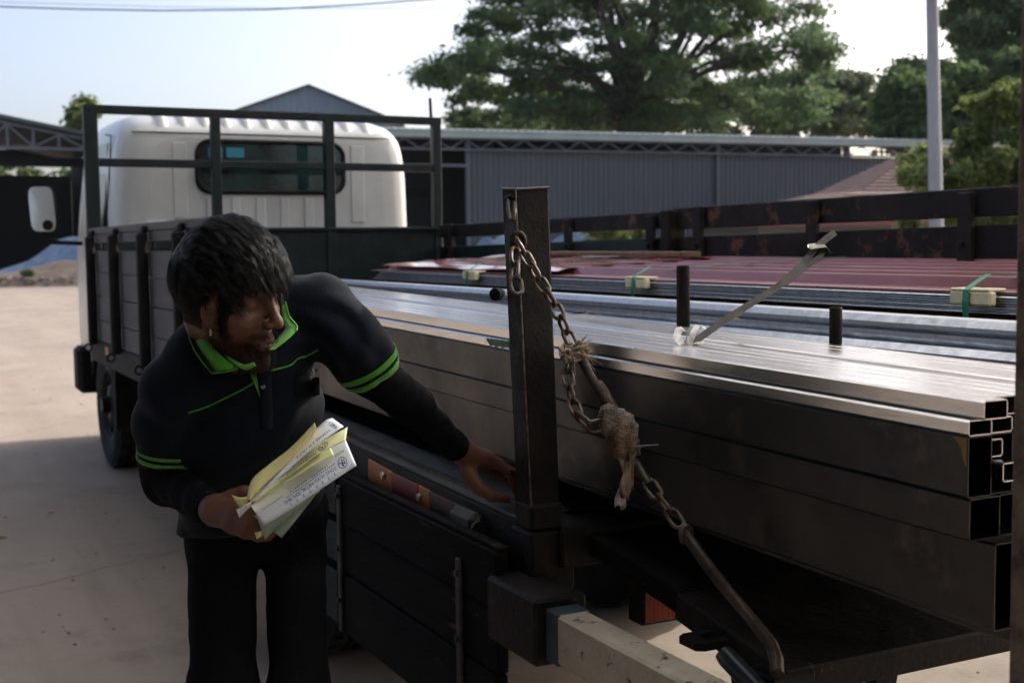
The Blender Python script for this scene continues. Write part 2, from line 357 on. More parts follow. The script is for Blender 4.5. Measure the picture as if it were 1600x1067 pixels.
MB().box(-8.1, -8.0, RY0 + .05, -3.2, 0, RZ - .28, .01).build('side_wall', M['roof_dark'], ns)  # unseen wall, added to cut the fill light from the left
for (x, y) in ((RX1 - .2, -15), (RX1 - .2, .1), (RX0 + .2, -15), (RX0 + .2, -9)):
    MB().box(x - .08, x + .08, y - .08, y + .08, 0, RZ - .26, .006).build('post', M['post'], ns)

# thin morning haze: one closed box round the whole place
hz = MB(); hz.box(-505, 505, -505, 505, -1.0, 34, .0)
hm = bpy.data.materials.new('haze'); hm.use_nodes = True; hn = hm.node_tree.nodes; hn.clear()
ho = hn.new('ShaderNodeOutputMaterial'); hv_ = hn.new('ShaderNodeVolumePrincipled'); hv_.inputs['Color'].default_value = (.80, .90, 1.0, 1); hv_.inputs['Density'].default_value = .0001; hv_.inputs['Anisotropy'].default_value = .2
hm.node_tree.links.new(hv_.outputs[0], ho.inputs['Volume'])
tag(hz.build('haze', hm), 'thin pale morning haze over the yard', 'haze', kind='stuff')
# ---------------------------------------------------------------- foliage
def leaf_mat(name, c, c2, tr=0.45):
    m = bpy.data.materials.new(name); m.use_nodes = True; nt = m.node_tree; n = nt.nodes; l = nt.links; n.clear()
    o = n.new('ShaderNodeOutputMaterial'); d = n.new('ShaderNodeBsdfDiffuse'); t = n.new('ShaderNodeBsdfTranslucent'); x = n.new('ShaderNodeMixShader')
    g = n.new('ShaderNodeBsdfGlossy'); g.inputs['Roughness'].default_value = .45; g.inputs['Color'].default_value = (.5, .55, .5, 1); x2 = n.new('ShaderNodeMixShader'); x2.inputs[0].default_value = .04
    gi = n.new('ShaderNodeNewGeometry'); mx = n.new('ShaderNodeMix'); mx.data_type = 'RGBA'
    l.new(gi.outputs['Random Per Island'], mx.inputs[0]); mx.inputs[6].default_value = (*c, 1); mx.inputs[7].default_value = (*c2, 1)
    l.new(mx.outputs[2], d.inputs[0]); l.new(mx.outputs[2], t.inputs[0]); x.inputs[0].default_value = tr
    l.new(d.outputs[0], x.inputs[1]); l.new(t.outputs[0], x.inputs[2]); l.new(x.outputs[0], x2.inputs[1]); l.new(g.outputs[0], x2.inputs[2]); l.new(x2.outputs[0], o.inputs[0])
    return m
LEAF = {'dark': leaf_mat('rain_tree_leaf', (0.070, 0.120, 0.060), (0.12, 0.175, 0.070), .6),
        'mid': leaf_mat('mid_green_leaf', (0.085, 0.145, 0.055), (0.13, 0.185, 0.062), .6),
        'light': leaf_mat('yellow_green_leaf', (0.12, 0.170, 0.042), (0.17, 0.205, 0.065), .55),
        'far': leaf_mat('pale_far_leaf', (0.11, 0.150, 0.085), (0.15, 0.185, 0.095), .55)}
M['bark'] = mat('grey_brown_bark', (0.075, 0.062, 0.050), 0.9, 0, (0.045, 0.038, 0.032), 3, bump=.5, bscale=12)
def leaf_quads(centers, radii, counts, size, g):
    """small leaf-shaped quads spread through ellipsoidal clumps, denser towards each clump's shell"""
    C = np.repeat(centers, counts, 0); Rr = np.repeat(radii, counts, 0); n = len(C)
    d = g.normal(size=(n, 3)); d /= np.linalg.norm(d, axis=1)[:, None]
    rad = g.random(n) ** 0.45
    P = C + d * Rr * rad[:, None] * (1 + .25 * g.normal(size=(n, 1)))
    nrm = d * np.array([.5, .5, .8]) + g.normal(size=(n, 3)) * .55 + np.array([0, 0, .35]); nrm /= np.linalg.norm(nrm, axis=1)[:, None]
    a = np.cross(nrm, g.normal(size=(n, 3))); a /= np.linalg.norm(a, axis=1)[:, None]; b = np.cross(nrm, a)
    s = size * (.6 + .8 * g.random(n))[:, None]
    V = np.stack([P - a * s, P + b * s * .42 + nrm * s * .08, P + a * s, P - b * s * .42 + nrm * s * .08], 1).reshape(-1, 3)
    return V, np.arange(4 * n, dtype=np.int32).reshape(-1, 4)
def tree(name, label, cat, base, trunk_top, tr, clumps, leaf, size, per, seed, group=None, limbs=14, trunk=True):
    """clumps: list of (centre, (rx, ry, rz))"""
    g = np.random.default_rng(seed); q = random.Random(seed)
    base = Vector(base); t = empty(name, base); tag(t, label, cat, group)
    cs = np.array([c for c, _ in clumps]); rs = np.array([r for _, r in clumps])
    cnt = np.maximum(8, (per * (rs.prod(1) / rs.prod(1).mean()) ** .6).astype(int))
    V, F = leaf_quads(cs, rs, cnt, size, g)
    np_obj('crown', V, F, LEAF[leaf], t, False)
    if trunk:
        tb = MB(); top = Vector(trunk_top)
        mid = base.lerp(top, .5) + Vector((q.uniform(-.3, .3), q.uniform(-.3, .3), 0)) * tr * 3
        tb.tube([base - Vector((0, 0, .2)), base.lerp(mid, .5), mid, mid.lerp(top, .5), top], [tr * 1.35, tr * 1.05, tr * .95, tr * .85, tr * .7], 9)
        for i in sorted(q.sample(range(len(clumps)), min(limbs, len(clumps)))):
            c = Vector(clumps[i][0]); s = mid.lerp(top, q.uniform(.45, 1)); L = (c - s).length
            k1 = s.lerp(c, .35) + Vector((q.uniform(-.1, .1), q.uniform(-.1, .1), q.uniform(0, .14))) * L
            k2 = s.lerp(c, .7) + Vector((q.uniform(-.08, .08), q.uniform(-.08, .08), q.uniform(.0, .1))) * L
            tb.tube([s, k1, k2, c], [tr * .42, tr * .28, tr * .17, tr * .06], 6)
        tb.build('trunk', M['bark'], t)
    return t
def in_poly(x, y, P):
    c = False; j = len(P) - 1
    for i in range(len(P)):
        if (P[i][1] > y) != (P[j][1] > y) and x < (P[j][0] - P[i][0]) * (y - P[i][1]) / (P[j][1] - P[i][1]) + P[i][0]: c = not c
        j = i
    return c
def poly_clumps(P, n, D, dd, rpx, flat, seed, thick=1.0):
    """clumps filling an outline given in photo pixels, spread over a depth of +-dd metres"""
    q = random.Random(seed); out = []
    xs = [p[0] for p in P]; ys = [p[1] for p in P]; tries = 0; pts = []
    while len(out) < n and tries < 20000:
        tries += 1
        x = q.uniform(min(xs), max(xs)); y = q.uniform(min(ys), max(ys))
        if not in_poly(x, y, P): continue
        r = q.uniform(*rpx)
        if any(((x - a) / r) ** 2 + ((y - b) / (r * flat * 1.3)) ** 2 < .45 for a, b in pts[-160:]) and q.random() < .8: continue
        pts.append((x, y)); d = D + q.uniform(-dd, dd); k = d / FPX
        out.append((tuple(at(x, y, d)), (r * k, r * k * thick, r * k * flat)))
    return out
def ground_under(px, D):
    p = at(px, 400, D); return (p.x, p.y, 0)

big = [(652, 130), (668, 112), (692, 100), (712, 84), (742, 78), (752, 70), (722, 52), (728, 30), (752, 4), (790, -60), (900, -130), (1080, -150), (1210, -95), (1262, -20),
       (1272, 30), (1294, 62), (1290, 88), (1268, 104), (1290, 122), (1300, 150), (1296, 196), (720, 196), (712, 170), (690, 160), (702, 140), (676, 128)]
cl = poly_clumps(big, 150, 74, 6, (26, 58), .36, 5)
for (x, y, r) in ((668, 124, 20), (690, 110, 26), (716, 96, 26), (740, 86, 24), (735, 46, 20), (752, 22, 26), (700, 132, 22), (712, 158, 22), (726, 178, 20), (1282, 72, 20), (1270, 42, 22), (1288, 130, 16)):
    k = 74 / FPX; cl.append((tuple(at(x, y, 74)), (r * k, r * k, r * k * .42)))
bt = ground_under(985, 74)
tree('rain_tree', 'huge spreading rain tree with layered dark crown above the long grey shed', 'tree', bt, at(985, 150, 74), .75, cl, 'dark', .185, 400, 21, limbs=40)
# paler leaf colour strewn through the crown for sunlit clumps, and the wood that fills the view below it
cl2 = poly_clumps(big, 46, 73, 6, (18, 38), .40, 55)
V_, F_ = leaf_quads(np.array([c for c, _ in cl2]), np.array([r for _, r in cl2]), np.full(len(cl2), 420), .19, np.random.default_rng(77))
_p = [o for o in COL.objects if o.name == 'rain_tree'][0]; np_obj('foliage', V_, F_, LEAF['mid'], _p, False)
for k, (pl, D, lf, lab, n_) in enumerate(([[(700, 200), (706, 160), (740, 128), (800, 140), (850, 118), (905, 150), (910, 215), (700, 215)], 92, 'mid', 'shadowy tree under the left part of the rain tree crown', 34],
        [[(880, 215), (886, 150), (950, 120), (1030, 140), (1090, 122), (1130, 160), (1130, 215)], 88, 'mid', 'mid green tree under the middle of the rain tree crown', 40],
        [[(1090, 215), (1096, 160), (1150, 130), (1215, 140), (1262, 128), (1300, 160), (1310, 215)], 94, 'far', 'paler tree under the right part of the rain tree crown', 38])):
    c_ = sum(p[0] for p in pl) / len(pl)
    tree('background_tree', lab, 'tree', ground_under(c_, D), at(c_, 170, D), .25, poly_clumps(pl, n_, D, 3, (16, 32), .5, 70 + k), lf, .24, 380, 80 + k, limbs=8)
# two more great limbs seen through the crown
P2 = [(1215, 120), (1262, 104), (1310, 110), (1350, 122), (1372, 150), (1388, 200), (1240, 200)]
tree('pale_tree', 'pale yellowish tree between the rain tree and the lamp post', 'tree', ground_under(1318, 96), at(1318, 170, 96), .35, poly_clumps(P2, 70, 96, 4, (14, 30), .5, 8), 'far', .26, 460, 22, limbs=8)
P3 = [(1380, 205), (1376, 160), (1395, 122), (1420, 100), (1452, 92), (1490, 108), (1520, 86), (1560, 92), (1640, 70), (1700, 120), (1700, 230), (1380, 230)]
tree('bushy_tree', 'dense mid green bushy tree behind the lamp post', 'tree', ground_under(1490, 66), at(1490, 190, 66), .3, poly_clumps(P3, 150, 66, 4, (16, 36), .6, 9), 'mid', .20, 520, 23, limbs=12)
P4 = [(1490, 22), (1498, -10), (1530, -60), (1640, -70), (1720, 0), (1720, 110), (1560, 108), (1520, 88), (1502, 60)]
tree('tall_tree', 'tall dark tree leaning into the top right corner', 'tree', ground_under(1610, 72), at(1610, 70, 72), .4, poly_clumps(P4, 80, 72, 4, (18, 40), .55, 10), 'dark', .20, 560, 24, limbs=10)
P5 = [(1412, 250), (1440, 236), (1470, 262), (1500, 244), (1512, 190), (1530, 158), (1560, 140), (1620, 130), (1700, 180), (1700, 360), (1420, 360), (1408, 300)]
tree('garden_bush', 'sunlit yellow-green bush beside the lamp post in front of the brown roof', 'bush', ground_under(1560, 27), at(1555, 300, 27), .10, poly_clumps(P5, 110, 27, 1.4, (14, 32), .62, 11), 'light', .085, 420, 25, limbs=16)
P6 = [(108, 178), (120, 162), (140, 158), (156, 170), (154, 200), (112, 204)]
tree('small_tree', 'small leafy treetop behind the headboard corner above the dark shed', 'tree', ground_under(132, 78), at(132, 190, 78), .12, poly_clumps(P6, 10, 78, 1, (10, 18), .7, 12), 'light', .2, 200, 26, limbs=5)
P7 = [(-60, 246), (150, 246), (150, 278), (-60, 278)]
tree('hedge_tree', 'leafy tree row seen through the gap under the dark shed roof', 'tree', ground_under(60, 84), at(60, 265, 84), .2, poly_clumps(P7, 16, 84, 2, (10, 24), .5, 13), 'mid', .22, 130, 27, limbs=5)
for i, (px, lab) in enumerate(((948, 'low green bush seen through the far rail gap right of the blue tarpaulin'), (992, 'low green bush seen through the far rail gap left of the rail post'), (50, 'small weed growing at the left end of the rubble heap'))):
    y0 = 352 if i < 2 else 424; D = 38 if i < 2 else 44.5; w = 30 if i < 2 else 10
    P = [(px - w, y0 + 30), (px - w, y0 + 8), (px - 8, y0), (px + w * .8, y0 + 4), (px + w, y0 + 30)]
    tree('low_bush', lab, 'bush', ground_under(px, D), at(px, y0 + 20, D), .03, poly_clumps(P, 9, D, .4, (10, 16) if i < 2 else (4, 8), .7, 40 + i), 'light', .09, 160, 60 + i, limbs=4)
M['grass'] = leaf_mat('verge_grass', (0.10, 0.17, 0.04), (0.16, 0.22, 0.06), .4)
gg = np.random.default_rng(5); n = 9000
pb = np.array([list(onZ(0, 500, 0))] * 1); 
base = np.array([list(at(x, 400, d)) for x, d in zip(gg.uniform(640, 1250, n // 3), gg.uniform(36, 47, n // 3))]); base[:, 2] = 0
hh = gg.uniform(.25, .6, len(base)); an = gg.uniform(0, 6.28, len(base)); wv = .03
dx = np.stack([np.cos(an) * wv, np.sin(an) * wv, 0 * an], 1); tip = base + np.stack([np.cos(an + 1) * hh * .35, np.sin(an + 1) * hh * .35, hh], 1)
V = np.stack([base - dx, base + dx, tip], 1).reshape(-1, 3)
o = np_obj('verge_grass', V, np.arange(len(V)).reshape(-1, 3), M['grass'], None, False); tag(o, 'rough green grass along the foot of the long shed', 'grass', kind='stuff')

# ---------------------------------------------------------------- far buildings
M['wall_grey'] = mat('grey_cladding', (0.090, 0.100, 0.113), 0.55, 0.1, (0.078, 0.086, 0.097), 0.6, .35, .7, stretch=(1, 1, .2))
M['roof_pale'] = mat('pale_green_roof_sheet', (0.34, 0.40, 0.38), 0.5, 0.1, (0.28, 0.33, 0.32), 1.5)
M['truss'] = mat('blue_grey_truss_steel', (0.10, 0.115, 0.13), 0.6, 0.2)
M['interior'] = mat('dim_interior_cladding', (0.012, 0.015, 0.019), 0.8)  # near-black: the shade inside the open sheds is in the colour
M['gable'] = mat('pale_blue_gable_sheet', (0.27, 0.33, 0.38), 0.6, 0, (0.24, 0.29, 0.34), .8, stretch=(1, 1, .1))
M['ridge'] = mat('dark_barge_board', (0.05, 0.06, 0.065), 0.6)
M['tile_roof'] = mat('brown_tile_roof', (0.17, 0.095, 0.085), 0.8, 0, (0.12, 0.07, 0.065), 3, bump=.3, bscale=8)
M['eave'] = mat('dull_red_eave', (0.22, 0.07, 0.07), 0.7)
M['house_wall'] = mat('rendered_wall', (0.22, 0.21, 0.20), 0.8)
M['concrete'] = mat('pale_concrete_pole', (0.34, 0.345, 0.35), 0.75, 0, (0.27, 0.27, 0.28), 4, stretch=(1, 1, .3), bump=.2)
M['tarp'] = mat('blue_tarpaulin', (0.13, 0.20, 0.28), 0.5, 0, (0.24, 0.31, 0.38), 1.3, .4, .6, bump=.8, bscale=3)
M['rubble'] = mat('dusty_rubble', (0.36, 0.27, 0.19), 0.9, 0, (0.24, 0.16, 0.10), 2.5, bump=.8, bscale=6)
# long grey shed
def gp(px, D): p = at(px, 385, D); return Vector((p.x, p.y, 0))
A = gp(600, 49.2); B = gp(1548, 59.6); ex = (B - A); LS = ex.length; ex.normalize(); ey = Vector((-ex.y, ex.x, 0))
if ey.y < 0: ey = -ey
ls = empty('long_shed', A); tag(ls, 'long shed with pale roof edge, open truss band and grey corrugated wall', 'shed')
def sp(u, v, z): p = A + ex * u + ey * v; return Vector((p.x, p.y, z))
SM = Matrix(((ex.x, ey.x, 0, A.x), (ex.y, ey.y, 0, A.y), (0, 0, 1, 0), (0, 0, 0, 1)))
r_ = MB(); n = int(LS / .12)
V = []; F = []
for i in range(n + 1):
    u = -6 + (LS + 6) * i / n; dz = .035 if i % 2 else 0
    V += [sp(u, -.5, 5.66 + dz), sp(u, -.5, 5.70 + dz), sp(u, 12, 6.9 + dz)]
for i in range(n):
    a = 3 * i; F += [(a, a + 3, a + 4, a + 1), (a + 1, a + 4, a + 5, a + 2)]
r_.add(V, F); r_.box(-6, LS, -.46, -.42, 5.42, 5.70, .01, SM); r_.build('roof', M['roof_pale'], ls)
tb = MB()
for z in (5.40, 4.98):
    tb.box(-6, LS, -.3, -.2, z - .04, z + .04, .005, SM)
u = -6; k = 0
while u < LS - .6:
    a, b = (5.38, 5.0) if k % 2 else (5.0, 5.38)
    tb.bar(sp(u, -.26, a), sp(u + .62, -.26, b), .05, .05); u += .62; k += 1
tb.build('truss', M['truss'], ls)
WU = (gp(732, 50.6) - A).dot(ex)
pw = .92; np_ = int((LS - WU) / pw); first = None
for i in range(np_):
    if first is None:
        w = MB(); V = []; F = []; xs = []
        for k in range(4):
            xs += [(k * .23, 0), (k * .23 + .11, 0), (k * .23 + .135, -.045), (k * .23 + .205, -.045)]
        xs.append((pw, 0))
        for (x, y) in xs: V += [ex * x + ey * y + Vector((0, 0, 0)), ex * x + ey * y + Vector((0, 0, 4.94))]
        for k in range(len(xs) - 1): F.append((2 * k, 2 * k + 2, 2 * k + 3, 2 * k + 1))
        w.add(V, F); first = w.build('wall_panel', M['wall_grey'], ls); c = first
    else: c = first.copy(); COL.objects.link(c)
    c.parent = ls; c.location = ex * (WU + i * pw + .002 * (i % 3)) + ey * (.006 * (i % 2))
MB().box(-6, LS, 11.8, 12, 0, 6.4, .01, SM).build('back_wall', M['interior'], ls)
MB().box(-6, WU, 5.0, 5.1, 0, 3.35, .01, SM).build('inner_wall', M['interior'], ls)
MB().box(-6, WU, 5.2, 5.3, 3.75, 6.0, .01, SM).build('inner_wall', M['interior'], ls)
MB().box(-6, WU - .1, -.2, -.1, 4.30, 4.42, .005, SM).build('tie_beam', M['truss'], ls)
for u in (WU - .08, -1.0, -5.8, LS * .5, LS - .2):
    MB().box(u - .09, u + .09, -.19, .0 if u < WU else -.06, 0, 5.4, .005, SM).build('post', M['wall_grey'], ls)
for (a, b) in ((1364, 1376), (1402, 1412)):
    u = (gp((a + b) / 2, 57) - A).dot(ex); MB().box(u - .16, u + .16, -.05, .0, 4.99, 5.3, .005, SM).build('vent_board', M['rubble'], ls)
# gabled shed behind the cab
gs = empty('gabled_shed', gp(490, 78)); tag(gs, 'pale blue gabled shed rising behind the lorry cab', 'shed')
ap = at(490, 136, 78); lft = at(330, 186, 76); rgt = at(626, 196, 80)
lft.z = rgt.z = (lft.z + rgt.z) / 2; dl = (rgt - lft).normalized(); bk = Vector((-dl.y, dl.x, 0)); bk = bk if bk.y > 0 else -bk
m_ = MB(); L0 = Vector((lft.x, lft.y, 0)); R0 = Vector((rgt.x, rgt.y, 0))
def gz(t): return lft.z + (ap.z - lft.z) * (1 - abs(t - .5) * 2)
V = []; F = []; n = 60
for i in range(n + 1):
    t = i / n; p = L0.lerp(R0, t) - bk * (.03 if i % 2 else 0); V += [p, Vector((p.x, p.y, gz(t)))]
for i in range(n): F.append((2 * i, 2 * i + 2, 2 * i + 3, 2 * i + 1))
m_.add(V, F); m_.build('gable_wall', M['gable'], gs)
m_ = MB(); mid = L0.lerp(R0, .5); mid.z = ap.z
for s in (lft, rgt):
    e = mid.lerp(s, 1.04); f = [mid + Vector((0, 0, .12)) - bk * .3, e + Vector((0, 0, .12)) - bk * .3, e + bk * 20 + Vector((0, 0, .12)), mid + bk * 20 + Vector((0, 0, .12))]
    m_.add(f + [p - Vector((0, 0, .1)) for p in f], [(0, 1, 2, 3), (7, 6, 5, 4), (0, 4, 5, 1), (1, 5, 6, 2), (2, 6, 7, 3)])
m_.build('roof', M['ridge'], gs)
for s in (lft, rgt): MB().box(s.x - .2, s.x + .2, s.y - .2, s.y + .2, 0, s.z - .1).build('corner_post', M['gable'], gs)
# dark open shed on the left
ds = empty('dark_shed', gp(60, 60)); tag(ds, 'dark open-sided shed with a steel roof truss at the far left', 'shed')
A2 = gp(-260, 57); B2 = gp(200, 63.5); e2 = (B2 - A2); L2 = e2.length; e2.normalize(); n2 = Vector((-e2.y, e2.x, 0)); n2 = n2 if n2.y > 0 else -n2
DM = Matrix(((e2.x, n2.x, 0, A2.x), (e2.y, n2.y, 0, A2.y), (0, 0, 1, 0), (0, 0, 0, 1)))
def dz(px, py): return at(px, py, 60).z
ztop0, ztop1 = dz(0, 178), dz(128, 199); zb = dz(60, 230)
u0 = (gp(0, 60) - A2).dot(e2); u1 = (gp(128, 62) - A2).dot(e2)
def top(u): return ztop0 + (ztop1 - ztop0) * (u - u0) / (u1 - u0)
def dp(u, v, z): p = A2 + e2 * u + n2 * v; return Vector((p.x, p.y, z))
m_ = MB()
for u in (0, L2): pass
V = [dp(0, -.6, top(0)), dp(L2, -.6, top(L2)), dp(L2, 14, top(L2)), dp(0, 14, top(0))]; V += [v - Vector((0, 0, .18)) for v in V]
m_.add(V, [(0, 1, 2, 3), (7, 6, 5, 4), (0, 4, 5, 1), (1, 5, 6, 2), (2, 6, 7, 3), (3, 7, 4, 0)]); m_.build('roof', M['ridge'], ds)
m_ = MB(); m_.bar(dp(0, -.3, top(0) - .34), dp(L2, -.3, top(L2) - .34), .12, .14); m_.bar(dp(0, -.3, zb), dp(L2, -.3, zb), .12, .16)
m_.build('chord', M['truss'], ds)
st = (gp(59, 61) - A2).dot(e2) - (gp(18, 60.5) - A2).dot(e2); us = (gp(18, 60.5) - A2).dot(e2); u = us - 7 * st; k = 0
while u + st < L2:
    if u >= 0:
        MB().bar(dp(u, -.3, zb), dp(u, -.3, top(u) - .3), .11, .11, (1, 0, 0)).build('truss_web', M['truss'], ds)
        a, b = (top(u) - .4, zb + .05) if k % 2 else (zb + .05, top(u + st) - .4)
        MB().bar(dp(u, -.3, a), dp(u + st, -.3, b), .09, .09).build('truss_web', M['truss'], ds)
    u += st; k += 1
zg1, zg0 = dz(60, 246), dz(60, 271)
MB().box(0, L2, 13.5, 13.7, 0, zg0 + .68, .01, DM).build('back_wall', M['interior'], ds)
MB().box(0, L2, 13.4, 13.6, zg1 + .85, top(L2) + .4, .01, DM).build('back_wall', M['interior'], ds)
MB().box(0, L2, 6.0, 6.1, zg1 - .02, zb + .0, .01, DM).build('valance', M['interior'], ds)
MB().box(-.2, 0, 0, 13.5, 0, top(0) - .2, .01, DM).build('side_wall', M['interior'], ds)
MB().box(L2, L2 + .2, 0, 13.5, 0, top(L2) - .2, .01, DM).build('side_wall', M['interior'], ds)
for u in (.2, us - 3 * st, L2 - .3): MB().box(u - .12, u + .12, -.2, .1, 0, top(u) - .3, .01, DM).build('post', M['interior'], ds)
# brown-roofed house on the right
hs = empty('house', gp(1500, 46)); tag(hs, 'low house with a brown tiled hip roof behind the far rail', 'house')
A3 = gp(1165, 43); B3 = gp(1900, 47); e3 = (B3 - A3); L3 = e3.length; e3.normalize(); n3 = Vector((-e3.y, e3.x, 0)); n3 = n3 if n3.y > 0 else -n3
def hp(u, v, z): p = A3 + e3 * u + n3 * v; return Vector((p.x, p.y, z))
ez = 1.92
E0, E1, E2, E3 = hp(0, 0, ez), hp(L3, 0, ez), hp(L3, 7.5, ez), hp(0, 7.5, ez)
K0, K1, K2, K3 = hp(5.3, 1.9, 3.05), hp(L3 - 4.4, 1.9, 3.05), hp(L3 - 4.4, 5.8, 3.05), hp(5.3, 5.8, 3.05)
G0, G1 = hp(8.9, 3.85, 4.85), hp(L3 - 6, 3.85, 4.85)
def courses(mb, a, b, c, d, n):
    """one roof slope a-b (eave) to d-c (ridge) as n overlapping tile courses"""
    for i in range(n):
        t0, t1 = i / n, (i + 1.15) / n; t1 = min(t1, 1)
        nr = (b - a).cross(d - a).normalized(); nr = nr if nr.z > 0 else -nr
        p, q, r, s = a.lerp(d, t0) + nr * .05, b.lerp(c, t0) + nr * .05, b.lerp(c, t1), a.lerp(d, t1)
        mb.add([p, q, r, s, p - nr * .05, q - nr * .05], [(0, 1, 2, 3), (4, 5, 1, 0)])
m_ = MB()
for (a, b, c, d) in ((E0, E1, K1, K0), (E1, E2, K2, K1), (E2, E3, K3, K2), (E3, E0, K0, K3)): courses(m_, a, b, c, d, 6)
for (a, b, c, d) in ((K0, K1, G1, G0), (K2, K3, G0, G1), (K3, K0, G0, G0), (K1, K2, G1, G1)): courses(m_, a, b, c, d, 13)
m_.build('roof', M['tile_roof'], hs)
m_ = MB()
for (a, b) in ((E0, E1), (E1, E2), (E2, E3), (E3, E0)): m_.bar(a - Vector((0, 0, .09)), b - Vector((0, 0, .09)), .06, .16)
m_.build('eave_board', M['eave'], hs)
HM = Matrix(((e3.x, n3.x, 0, A3.x), (e3.y, n3.y, 0, A3.y), (0, 0, 1, 0), (0, 0, 0, 1)))
MB().box(.8, L3 - .8, .8, 6.7, 0, ez - .02, .01, HM).build('wall', M['house_wall'], hs)
# lamp post
lp0 = gp(1465, 23); ltop = at(1456, 0, 23)
lp = empty('lamp_post', lp0); tag(lp, 'plain pale concrete lamp post standing in front of the house', 'lamp post')
dr = (ltop - at(1463, 350, 23)); dr.normalize()
b0 = at(1463, 350, 23); b0 = b0 - dr * (b0.z / dr.z)
MB().tube([b0, b0 + dr * 4, b0 + dr * 9.5], [.135, .115, .09], 16).build('pole', M['concrete'], lp)
m_ = MB(); tp = b0 + dr * 9.4; m_.tube([tp, tp + Vector((.5, -.3, .35)), tp + Vector((1.3, -.8, .45))], [.04, .035, .03], 8); m_.build('arm', M['concrete'], lp)
m_ = MB(); m_.box(tp.x + 1.2, tp.x + 1.8, tp.y - 1.0, tp.y - .75, .40 + tp.z, .5 + tp.z, .03); m_.build('lamp_head', M['truss'], lp)
# overhead cables
for i, (pts, r, lab) in enumerate((([(-60, 8), (0, 11), (120, 15), (250, 17.2), (420, 15.5), (560, 8), (690, -2), (800, -14)], .022, 'thick sagging overhead cable crossing the top left of the sky'),
                                   ([(-60, 2), (0, 4), (250, 11), (500, 14), (800, 13), (1000, 8), (1200, 0), (1300, -6)], .007, 'faint thin wire just below the thick overhead cable'))):
    m_ = MB(); m_.tube([at(x, y, 40) for x, y in pts], r, 6); o = m_.build('overhead_cable', M['rubber']); tag(o, lab, 'cable')
# rubble and tarpaulin heaps
def heap(name, lab, cat, x0, x1, ytop, yb, D, m, seed, prof, rough, kind=None):
    """mound with an uneven top: prof gives relative height along it"""
    q = random.Random(seed); a = gp(x0, D); b = gp(x1, D); d = (b - a); L = d.length; d.normalize(); nn = Vector((-d.y, d.x, 0))
    h = at((x0 + x1) / 2, ytop, D).z
    ph = [(q.uniform(1, 5), q.uniform(2, 8), q.uniform(0, 6)) for _ in range(7)]
    def fn(u, v):
        t = v * 2 - 1; hp_ = np.interp(u, [k / (len(prof) - 1) for k in range(len(prof))], prof)
        w = sum(math.sin(f * u * 6 + g_ * v * 3 + s) for f, g_, s in ph) / 7
        z = h * hp_ * max(0, 1 - abs(t) ** 1.6) * (1 + rough * w) - .03
        p = a + d * (u * L) + nn * (t * L * .22 + rough * w); return (p.x, p.y, z)
    mb = MB(); mb.grid(fn, 60, 26); o = mb.build(name, m); tag(o, lab, cat, kind=kind); return o
heap('rubble_heap', 'brown rubble and soil heap at the yard edge left of the cab', 'rubble', -200, 260, 407, 446, 46, M['rubble'], 3, [.3, .3, .35, .4, .5, .75, 1, 1, .9, .5], .35)
rb = MB(); q = random.Random(12)
for i in range(260):
    p = at(q.uniform(-40, 128), 400, q.uniform(43.6, 46)); r = q.uniform(.04, .15); blob(rb, (p.x, p.y, q.uniform(.0, .30)), r, i, .7, 6, 4)
tag(rb.build('rubble_stones', M['stone']), 'broken stones and lumps lying on the rubble heap', 'rubble', kind='stuff')
heap('blue_tarpaulin', 'crumpled blue tarpaulin heaped behind the rubble left of the cab', 'tarpaulin', -60, 300, 362, 440, 50, M['tarp'], 5, [.10, .22, .42, .80, 1, 1, .9, .6], .22)
heap('blue_tarpaulin', 'blue tarpaulin heap seen through the far rail gap left of the stake post', 'tarpaulin', 735, 850, 368, 440, 46, M['tarp'], 6, [.7, 1, 1, .95, .8], .2)
heap('blue_tarpaulin', 'pale blue tarpaulin heap seen through the far rail gap right of the stake post', 'tarpaulin', 862, 950, 362, 440, 46, M['tarp'], 7, [.8, 1, 1, .9, .45], .2)
# ================================================================== THE LORRY
lorry = empty('flatbed_lorry', (1.0, -1.5, 0))
tag(lorry, 'dark flatbed lorry with white cab, open headboard and one side gate hanging down', 'lorry')
def part(mb, name, m, parent=None): return mb.build(name, m, lorry if parent is None else parent)
M['rail_paint'] = mat('dusty_black_rail', (0.026, 0.024, 0.022), 0.7, 0, (0.048, 0.043, 0.038), 9, bump=.25, bscale=50, spec=.15)
# deck: level in front, sagging a little towards the rear
def zdeck(y): return .800 if y > -3.6 else .800 - (.030) * ((-3.6 - y) / 1.5)
m_ = MB(); V = []; F = []
ys = [0.0, -1, -2, -3, -3.6, -4.2, -4.8, -5.12]
for y in ys: V += [(.05, y, zdeck(y)), (2.05, y, zdeck(y)), (.05, y, zdeck(y) - .04), (2.05, y, zdeck(y) - .04)]
for i in range(len(ys) - 1):
    a = 4 * i; b = a + 4; F += [(a, a + 1, b + 1, b), (a + 2, b + 2, b + 3, a + 3), (a, b, b + 2, a + 2), (a + 1, a + 3, b + 3, b + 1)]
F += [(0, 2, 3, 1), (4 * len(ys) - 4, 4 * len(ys) - 3, 4 * len(ys) - 1, 4 * len(ys) - 2)]
m_.add(V, F); part(m_, 'deck', M['deck'])
# side rails: an angle iron round the deck
def rail(x0, x1, name='side_rail'):
    m_ = MB()
    for (ya, yb) in ((0, -3.6), (-3.6, -5.12)):
        za, zb = zdeck(ya), zdeck(yb)
        p, q = Vector(((x0 + x1) / 2, ya, za - .049)), Vector(((x0 + x1) / 2, yb, zb - .049)); m_.bar(p, q, x1 - x0, .118, b=.004)
    return part(m_, name, M['rail_paint'])
sr = rail(0.0, .06); rail(2.04, 2.10)
m_ = MB(); m_.box(.0, 2.1, -.02, .04, .68, .80); m_.build('front_rail', M['dark_paint'], lorry)
